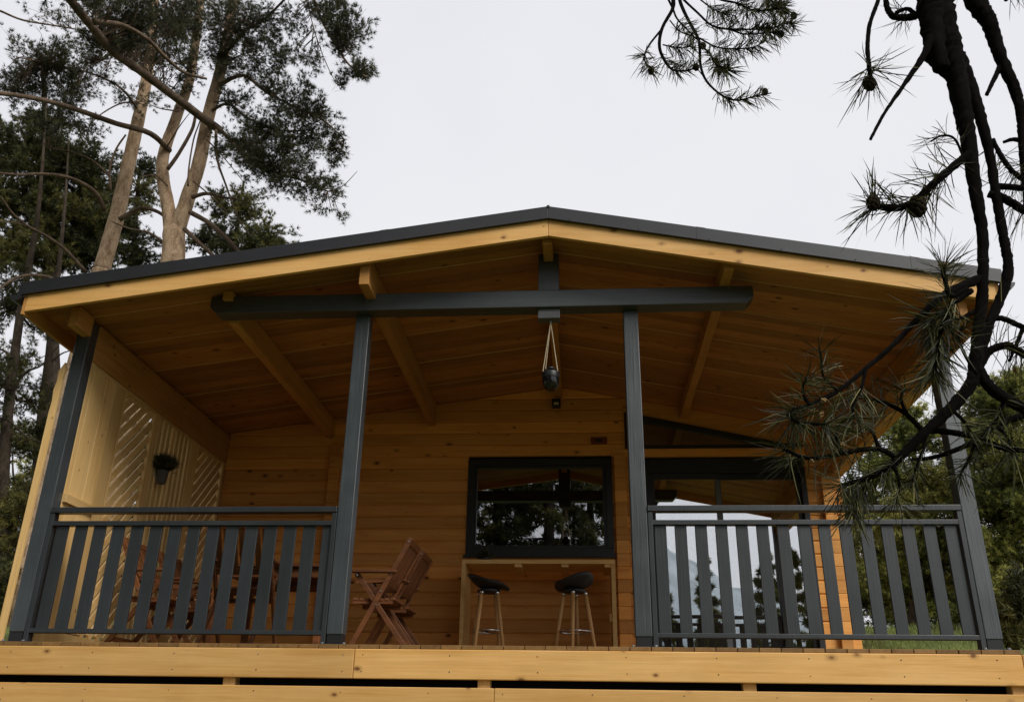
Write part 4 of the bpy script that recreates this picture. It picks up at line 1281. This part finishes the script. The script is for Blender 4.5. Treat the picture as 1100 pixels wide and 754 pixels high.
# trees behind and beside the viewer: they shade the left of the porch and mirror in the panes
def conifer(x, y, h, rbase, label, group, n=500, low=0.2, name='pine_tree', spread=1.0, L=0.22, w=0.03):
    z = float(ground_z(x, y))
    t = Tree(name, (x, y, z), label, 'tree', group, ('bark_dark', 'bark_dark', 'needle_b'))
    t.stem([(x, y, z - .1), (x + .1, y, z + h * .5), (x, y + .05, z + h)], 0.11 + h * .008, 0.03, 9)
    k = max(7, int(h * 1.5))
    for i in range(k):
        f = low + (1 - low) * (i + .5) / k
        rr = rbase * (1 - f) ** 0.75 * rng.uniform(.75, 1.15) + 0.12
        a0 = rng.uniform(0, 6.28)
        for j in range(4 if f < .85 else 2):
            a = a0 + j * 6.28 / 4 + rng.normal(0, .3)
            p = np.array([x, y, z + h * f]); q = p + np.array([math.cos(a) * rr, math.sin(a) * rr, -0.10 * rr + rng.normal(0, .1)])
            t.branch([p, (p + q) / 2 + np.array([0, 0, -.04 * rr]), q], 0.03, 0.008, 5, 3)
            t.clump(q * .75 + p * .25, (rr * .42, rr * .42, rr * .22 + .12), max(6, int(n / k / 4)), L=L, w=w, k=9, per=3, twig=0)
    t.done()


GS = 'pines beside and behind the viewer'
for (x, y, h, r, n, lab) in (
    (-6.9, -2.5, 11.5, 2.6, 4500, 'broad pine in front of the left porch corner'),
    (-5.9, -4.6, 12.0, 2.3, 4500, 'pine at the left front between two broader ones'),
    (-8.6, -5.2, 11.0, 2.5, 3000, 'tall pine farther left of the porch'),
    (-4.6, -7.6, 11.0, 2.2, 4000, 'pine beside the viewer on the left'),
    (-4.0, -11.5, 16.0, 2.2, 4200, 'slim pine behind the viewer facing the window'),
    (-2.6, -13.2, 17.0, 2.4, 4600, 'pine behind the viewer at the left half of the window'),
    (-1.0, -12.2, 16.0, 2.1, 4200, 'pine behind the viewer straight across from the window'),
    (0.2, -14.0, 14.0, 1.6, 2600, 'pine behind the viewer at the window edge'),
    (5.4, -27.0, 9.6, 1.4, 900, 'small spruce across the clearing facing the door'),
    (3.2, -24.0, 8.2, 1.4, 900, 'shorter spruce across the clearing facing the door'),
    (4.6, -21.0, 6.6, 1.2, 700, 'slender spruce across the clearing'),
    (7.2, -23.0, 9.0, 1.4, 900, 'spruce across the clearing at the right'),
    (8.8, -26.0, 10.4, 1.8, 900, 'wider spruce across the clearing at the right'),
    (2.2, -29.0, 8.6, 1.8, 900, 'spruce at the far side of the clearing'),
    (6.2, -32.0, 8.2, 2.2, 900, 'broad spruce at the far side of the clearing')):
    conifer(x, y, h, r, lab, GS, n, low=0.36 if y > -9 else 0.2)


# ------------------------------------------------------------------ the near pine at the right
def needles_along(path, r, t0, t1, dens, L, w=0.0013, fwd=0.75, bend=0.18, rn=rng, droop=0.0, burst=0):
    """pairs of long needles round a twig; each is a curved two-step sliver"""
    P = np.array(path); seg = np.linalg.norm(np.diff(P, axis=0), axis=1); cum = np.concatenate([[0], np.cumsum(seg)])
    tot = cum[-1]
    n = max(4, int(dens * tot * (t1 - t0)))
    s = rn.uniform(t0, t1, n) * tot
    if burst:
        s = np.concatenate([s, np.full(burst, tot * t1) - rn.uniform(0, 0.012, burst)])
    n = len(s)
    idx = np.clip(np.searchsorted(cum, s) - 1, 0, len(seg) - 1)
    f = ((s - cum[idx]) / (seg[idx] + 1e-9))[:, None]
    B = P[idx] * (1 - f) + P[idx + 1] * f
    T = (P[idx + 1] - P[idx]) / (seg[idx][:, None] + 1e-9)
    u = rn.normal(0, 1, (n, 3)); u -= T * (u * T).sum(1)[:, None]; u /= np.linalg.norm(u, axis=1)[:, None]
    V = []; rv = []; Fa = []
    out = []
    for pair in range(2):
        d = T * (fwd * rn.uniform(.3, 1.5, (n, 1))) + u + rn.normal(0, .10, (n, 3)) + np.array([0, 0, -droop])
        d /= np.linalg.norm(d, axis=1)[:, None]
        Ls = L * rn.uniform(.7, 1.15, (n, 1))
        side = np.cross(d, rn.normal(0, 1, (n, 3))); side /= np.linalg.norm(side, axis=1)[:, None]
        bd = (rn.normal(0, bend, (n, 3)) + np.array([0, 0, -bend * .4])) * Ls
        m1 = B + d * Ls * .4 + bd * .15; m2 = B + d * Ls * .75 + bd * .55; e = B + d * Ls + bd
        h = side * w / 2
        V.append(np.stack([B - h * .8, B + h * .8, m1 + h, m1 - h, m2 + h * .9, m2 - h * .9, e + h * .15, e - h * .15], 1).reshape(-1, 3))
        rv.append(np.repeat(np.clip(rn.normal(.4, .25, n), 0, 1), 8))
    V = np.concatenate(V); rv = np.concatenate(rv)
    k = len(V) // 8
    o = (np.arange(k) * 8)[:, None]
    Fq = np.concatenate([o + np.array([[0, 1, 2, 3]]), o + np.array([[3, 2, 4, 5]]), o + np.array([[5, 4, 6, 7]])])
    return V, Fq, rv


near = empty('pine_tree', (5.0, -5.4, float(ground_z(5.0, -5.4))), 'dark near pine whose long needled branches hang over the right side', 'tree')
nb = MB(); NV = []; NF = []; NR = []; 
no = 0


def twig(pts, d, w0, w1, k=10, n=10, rough=0.13, ws=None):
    q = smooth_path(A(pts, d), k)
    m = len(q)
    r0, r1 = rad(w0, q[0]), rad(w1, q[-1])
    if ws:
        rr = [0.82 * rad(float(np.interp(i / (m - 1), np.linspace(0, 1, len(ws)), ws)), q[i]) for i in range(m)]
    else:
        rr = [(r0 + (r1 - r0) * i / (m - 1)) for i in range(m)]
    nb.tube(q, rr, n, wob=rough)
    return q


def nd(path, t0, t1, dens, L, **kw):
    global no
    V, Fq, rv = needles_along(path, 0, t0, t1, dens, L, **kw)
    NV.append(V); NF.append(Fq + no); NR.append(rv); no += len(V)


def cone(px, py, d, w):
    c = at(px, py, d); r = rad(w, c)
    cones = MB()
    cones.ball(tuple(c), r * .8, 8, 6)
    for i in range(40):
        zz = -1 + 2 * i / 39; a = i * 2.4
        rr = math.sqrt(max(0.02, 1 - zz * zz)) * r * 0.75
        p = c + np.array([rr * math.cos(a), rr * math.sin(a), zz * r])
        cones.ball(tuple(p), r * 0.34, 5, 4)
    cones.build('cone', M['cone'], near, smooth=True)


g = float(ground_z(5.0, -5.4))
trunk = [(5.0, -5.4, g - .1), (4.97, -5.42, g + 2.0), (4.9, -5.45, g + 4.5), (4.82, -5.4, g + 7.3), (4.75, -5.4, g + 10.5)]
MB().tube(smooth_path(trunk, 6), [0.17 - 0.11 * i / 24 for i in range(25)], 14, wob=.05).build('trunk', M['bark_dark'], near, smooth=True)
D1 = 1.30
# the limb that brings the near spray into view
q = smooth_path([trunk[3], (3.4, -5.3, 5.5), (1.9, -5.35, 4.4), (1.05, -5.4, 2.6)] + [at(1000, -60, D1)], 5)
nb.tube(q, [0.055 - 0.024 * i / (len(q) - 1) for i in range(len(q))], 10, wob=.08)
q = smooth_path([trunk[3], (3.3, -4.6, 4.7), (1.6, -3.7, 3.6)] + [at(722, -30, 3.2)], 5)
nb.tube(q, [0.03 - 0.02 * i / (len(q) - 1) for i in range(len(q))], 8, wob=.08)
# stems
S1 = twig([(1000, -60), (1007, -20), (1010, 15), (1022, 60), (1031, 100), (1040, 150), (1047, 200), (1055, 250), (1056, 300), (1053, 340), (1048, 385), (1044, 410), (1022, 438), (994, 464), (974, 484), (955, 502), (930, 514), (902, 522)], D1, 42, 5, 12, 12, ws=[40, 38, 36, 30, 25, 20, 16, 14, 14, 15, 16, 17, 15, 13, 12, 10, 7, 5])
S1b = twig([(998, -40), (1000, 0), (1003, 40), (1012, 75)], D1 - .01, 34, 16)
S2 = twig([(1030, 60), (1048, 110), (1062, 160), (1070, 210), (1078, 255), (1083, 285), (1078, 312), (1064, 345), (1054, 380), (1046, 405)], D1 + .03, 20, 12, 12, 12, ws=[18, 16, 12, 12, 12, 13, 13, 12, 11, 10])
S3 = twig([(1030, -60), (1048, 0), (1062, 24), (1075, 62), (1090, 96), (1097, 125), (1099, 160), (1104, 220)], D1 + .05, 26, 14, 12, 12, ws=[30, 26, 20, 16, 14, 12, 11, 10])
twig([(1076, 68), (1068, 85), (1060, 102)], D1 + .05, 6, 4)
twig([(990, 15), (975, 19), (960, 18), (953, 8), (950, -12)], D1, 9, 5)
B8 = twig([(952, -25), (943, 2), (934, 28), (932, 55), (935, 82)], D1 - .02, 4, 5)
B9 = twig([(1000, 40), (992, 60), (972, 90), (950, 122), (935, 150)], D1 - .02, 13, 5, ws=[12, 9, 6, 4.5, 4])
twig([(993, 58), (1008, 73), (1024, 88)], D1, 10, 8)
B10 = twig([(1042, 165), (1018, 184), (1000, 200), (980, 218), (960, 224), (936, 220)], D1 - .03, 9, 7)
B1 = twig([(1052, 300), (1032, 308), (1010, 320), (986, 342), (960, 370), (930, 396), (900, 420), (868, 436), (851, 441), (849, 449), (864, 455), (890, 456)], (D1, 1.12), 13, 4, 6, ws=[13, 12, 11, 8, 7, 6, 6, 6, 6, 5, 4, 3])
B2 = twig([(960, 490), (946, 483), (925, 483), (900, 488), (868, 492), (842, 483)], (D1, 1.18), 6, 4)
B3 = twig([(992, 464), (975, 446), (958, 436), (937, 429), (915, 424)], D1, 6, 3)
B4 = twig([(1048, 392), (1060, 412), (1079, 428), (1105, 440), (1140, 450)], D1, 13, 12)
B5 = twig([(1140, 436), (1100, 446), (1070, 457), (1049, 472), (1030, 482), (1003, 491), (980, 494)], D1 + .05, 8, 4)
B6 = twig([(990, 462), (1020, 464), (1050, 470), (1080, 482), (1112, 484)], D1 + .02, 7, 6)
B11 = twig([(1058, 345), (1076, 342), (1100, 352), (1130, 362)], D1 + .03, 6, 6)
twig([(1100, 350), (1092, 370), (1084, 388)], D1 + .03, 5, 3)
B12 = twig([(1052, 395), (1062, 378), (1080, 371), (1095, 378), (1120, 392)], D1 + .04, 9, 8)
B13 = twig([(1066, 150), (1078, 172), (1092, 188), (1112, 200)], D1 + .05, 5, 6)
twig([(1100, 152), (1088, 150), (1078, 153)], D1 + .05, 6, 3)
B14 = twig([(1068, 200), (1085, 201), (1110, 203)], D1 + .04, 7, 7)
B15 = twig([(1062, 208), (1080, 214), (1100, 226), (1120, 236)], D1 + .03, 9, 9)
B16 = twig([(1044, 312), (1020, 330), (1012, 350), (1008, 375), (1003, 400)], D1 - .05, 6, 3)
B17 = twig([(1040, 310), (1022, 318), (1015, 300), (1013, 288)], D1 - .08, 5, 5)
B18 = twig([(900, 420), (885, 405), (882, 385), (880, 372)], 1.15, 3, 2)
B19 = twig([(935, 512), (925, 528), (915, 550)], D1, 4, 2)
B20 = twig([(1046, 335), (1030, 342), (1012, 336), (996, 345)], D1 - .05, 5, 3)
W = 0.0013
FT = [([(1020, 438), (1035, 452), (1046, 470), (1052, 488)], D1), ([(994, 464), (992, 482), (984, 502), (980, 520)], D1), ([(960, 500), (966, 518), (962, 540)], D1 - .02),
      ([(1050, 402), (1038, 384), (1030, 364), (1034, 350)], D1 - .03), ([(930, 396), (926, 414), (916, 436), (918, 450)], 1.16), ([(905, 487), (898, 470), (902, 456)], 1.2),
      ([(975, 446), (968, 430), (972, 416)], D1), ([(1079, 428), (1072, 448), (1060, 462)], D1), ([(1049, 472), (1040, 495), (1030, 512)], D1 + .04),
      ([(870, 436), (862, 420), (866, 406)], 1.13), ([(1070, 457), (1082, 470), (1088, 492)], D1 + .05), ([(945, 484), (938, 466), (928, 458)], 1.25)]
for (l_, d_) in FT:
    q = twig(l_, d_, 4.5, 2, 6, 6)
    nd(q, .3, 1.0, 420, 0.046, w=W, fwd=.7, droop=.15, burst=10)
nd(B8, .88, 1.0, 500, 0.072, w=.0019, fwd=.3, burst=16)
nd(B10, .12, 1.0, 420, 0.068, w=.0018, fwd=.55, burst=26)
nd(B17, .3, 1.0, 650, 0.055, w=W, fwd=.9, burst=26)
nd(B16, .15, 1.0, 900, 0.055, w=.0017, fwd=1.0, droop=.3, burst=20)
nd(B20, .2, 1.0, 700, 0.055, w=.0017, fwd=.8, droop=.2, burst=20)
nd(B1, .62, 1.0, 420, 0.050, w=W, fwd=.6, droop=.3, burst=20)
nd(B1, .80, 0.97, 500, 0.055, w=W, fwd=.4, droop=.5)
nd(B18, .1, 1.0, 300, 0.04, w=W, fwd=.6, burst=5)
nd(B2, .25, 1.0, 330, 0.050, w=W, fwd=.6, burst=14)
nd(B3, .4, 1.0, 500, 0.055, w=W, fwd=.5, droop=.4, burst=16)
nd(S1, .90, 1.0, 800, 0.055, w=W, fwd=.5, droop=.5, burst=24)
nd(B19, .0, 1.0, 700, 0.05, w=W, fwd=.8, droop=.6, burst=16)
nd(B6, .72, .9, 500, 0.075, w=.0019, fwd=-.2, droop=.5)
nd(B11, .2, 1.0, 260, 0.06, w=W, fwd=.3)
nd(B12, .3, 1.0, 520, 0.06, w=W, fwd=.4)
nd(B4, .45, 1.0, 420, 0.06, w=W, fwd=.4)
nd(B5, .05, .55, 200, 0.06, w=W, fwd=.4, droop=.3)
nd(B13, .1, 1.0, 420, 0.055, w=W, fwd=.3)
nd(B14, .3, 1.0, 320, 0.05, w=W, fwd=.2)
nd(B15, .3, 1.0, 420, 0.055, w=W, fwd=.3)
nd(S3, .05, .18, 300, 0.04, w=W, fwd=.4)
q = twig([(985, 18), (975, 10), (962, 14)], D1, 5, 4)
nd(q, .0, 1.0, 420, 0.05, w=W, fwd=.2, droop=.2)
q = twig([(1037, 175), (1026, 150), (1012, 146), (1000, 152)], D1 - .02, 3, 2)
nd(q, .3, 1.0, 260, 0.05, w=W, fwd=.8)
q = twig([(1080, 0), (1086, -4), (1096, -6)], D1, 5, 4)
nd(q, .0, 1.0, 600, 0.04, w=W, fwd=.3)
cone(938, 218, D1 - .05, 15); cone(934, 90, D1 - .03, 14); cone(985, 222, D1 - .03, 20)
for (px, py, d, w) in ((1015, 286, D1 - .08, 12), (1090, 398, D1 + .06, 7), (882, 446, 1.13, 9), (905, 478, 1.16, 8), (885, 430, 1.13, 7), (872, 495, 1.18, 6)):
    c = at(px, py, d); r = rad(w, c)
    buds = MB()
    buds.ball(tuple(c), r * .55, 7, 6)
    for i in range(16):
        buds.ball(tuple(c + rng.normal(0, r * .32, 3)), r * .33, 5, 4)
    buds.build('bud', M['bud'], near, smooth=True)
# farther spray hanging from above
D3 = 3.2
def Z(l): return [(680 + x / 5.79, y / 5.79) for x, y in l]
TW = [
    ([(250, -150), (250, -10), (245, 60), (180, 180), (165, 300), (210, 400), (260, 440), (340, 440), (395, 420)], 5, 2.2),
    ([(182, 180), (95, 290), (70, 370), (112, 445)], 2.5, 1.6),
    ([(285, -100), (290, 0), (330, 100), (400, 230), (415, 300), (420, 410), (460, 510), (560, 600), (650, 625), (740, 605), (810, 590), (860, 580)], 4, 1.6),
    ([(435, 300), (475, 330), (520, 410), (590, 440)], 2.4, 1.6),
    ([(190, -60), (245, 50), (275, 120), (350, 200), (400, 250)], 2.6, 1.6),
    ([(270, -60), (315, 0), (400, 80), (490, 160), (600, 185), (700, 185), (840, 180), (960, 145), (1015, 150)], 3, 1.5),
    ([(415, 240), (520, 295), (640, 305), (750, 295), (830, 250)], 2.2, 1.6),
    ([(400, -60), (545, 0), (640, 20), (760, 70), (860, 60), (950, 50)], 3, 1.6),
    ([(370, -50), (420, 0), (480, 45), (560, 85), (640, 100)], 2.2, 1.4),
    ([(600, 185), (700, 215), (840, 205), (930, 215)], 2, 1.4),
    ([(230, 130), (280, 190), (330, 215), (360, 225)], 1.6, 1.2),
    ([(470, 60), (455, 150), (500, 180)], 1.2, 1.0),
    ([(185, 280), (230, 290), (300, 300), (370, 290)], 1.8, 1.4),
    ([(800, -60), (850, 0), (900, 30), (940, 40)], 2.2, 1.6)]
PT = []
for i, (l, w0, w1) in enumerate(TW):
    PT.append(twig(Z(l), (D3 + .05 * (i % 3), D3 - .06 * (i % 4)), w0, w1 * .8, 4, 6, .04))
NW = 0.0034
for (i, t0, t1, dens, L, kw) in (
    (0, .70, 1.0, 330, .058, {}), (1, .45, 1.0, 200, .055, dict(burst=8)), (2, .76, .97, 300, .060, dict(droop=.2)), (3, .35, 1.0, 500, .060, dict(burst=18)),
    (4, .55, 1.0, 230, .055, {}), (5, .42, 1.0, 230, .055, {}), (5, .75, .98, 400, .055, {}), (6, .2, 1.0, 380, .060, dict(droop=.2)), (7, .45, 1.0, 520, .058, {}),
    (8, .45, 1.0, 380, .055, {}), (9, .3, 1.0, 330, .055, {}), (12, .1, 1.0, 420, .055, {}), (13, .2, 1.0, 420, .058, {}), (10, .3, 1.0, 80, .045, {})):
    nd(PT[i], t0, t1, dens * 1.15, L * 1.25, w=NW, fwd=.7, **kw)
for (x, y) in ((1000, 100), (920, 212), (820, 572), (435, 287), (392, 420), (112, 445), (930, 40), (540, 435), (840, 180), (945, 70)):
    px, py = Z([(x, y)])[0]
    cone(px, py, D3 - .02, 7)
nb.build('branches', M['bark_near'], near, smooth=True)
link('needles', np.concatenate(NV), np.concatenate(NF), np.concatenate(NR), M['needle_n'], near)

# ------------------------------------------------------------------ light: overcast sky + soft sun
SUN_EL, SUN_AZ = 42, 46      # azimuth: degrees from -Y towards +X
w = bpy.data.worlds.new('World'); sc.world = w; w.use_nodes = True
nt = w.node_tree
bg = nt.nodes['Background']
sky = nt.nodes.new('ShaderNodeTexSky'); sky.sky_type = 'NISHITA'; sky.sun_disc = False
sky.sun_elevation = R(SUN_EL); sky.sun_rotation = R(180 - SUN_AZ)
sky.air_density = 1.0; sky.dust_density = 4.0; sky.ozone_density = 1.0
tc = nt.nodes.new('ShaderNodeTexCoord')
nz = N(nt, 'ShaderNodeTexNoise', Scale=1.6, Detail=4.0, Roughness=0.5)
nt.links.new(tc.outputs['Generated'], nz.inputs['Vector'])
cl = ramp(nt, nz.outputs['Fac'], [(0.3, (8.0, 8.0, 8.6)), (0.5, (8.5, 8.5, 8.95)), (0.7, (9.0, 9.0, 9.3))])
mx = mixc(nt, 0.95, sky.outputs[0], cl)
nt.links.new(mx, bg.inputs['Color']); bg.inputs['Strength'].default_value = 0.0515
sl = bpy.data.lights.new('sun', 'SUN'); sl.energy = 1.5; sl.angle = R(28); sl.color = (1.0, 0.965, 0.90)
so = bpy.data.objects.new('sun', sl); COL.objects.link(so)
dv = Vector((math.sin(R(SUN_AZ)) * math.cos(R(SUN_EL)), -math.cos(R(SUN_AZ)) * math.cos(R(SUN_EL)), math.sin(R(SUN_EL))))
so.rotation_euler = dv.to_track_quat('Z', 'Y').to_euler()
so.location = (4, -8, 12)

sc.view_settings.view_transform = 'Standard'
sc.view_settings.look = 'None'
sc.view_settings.exposure = 0.95
sc.view_settings.gamma = 1.0
sc.cycles.max_bounces = 8
sc.cycles.diffuse_bounces = 4
sc.cycles.transparent_max_bounces = 12
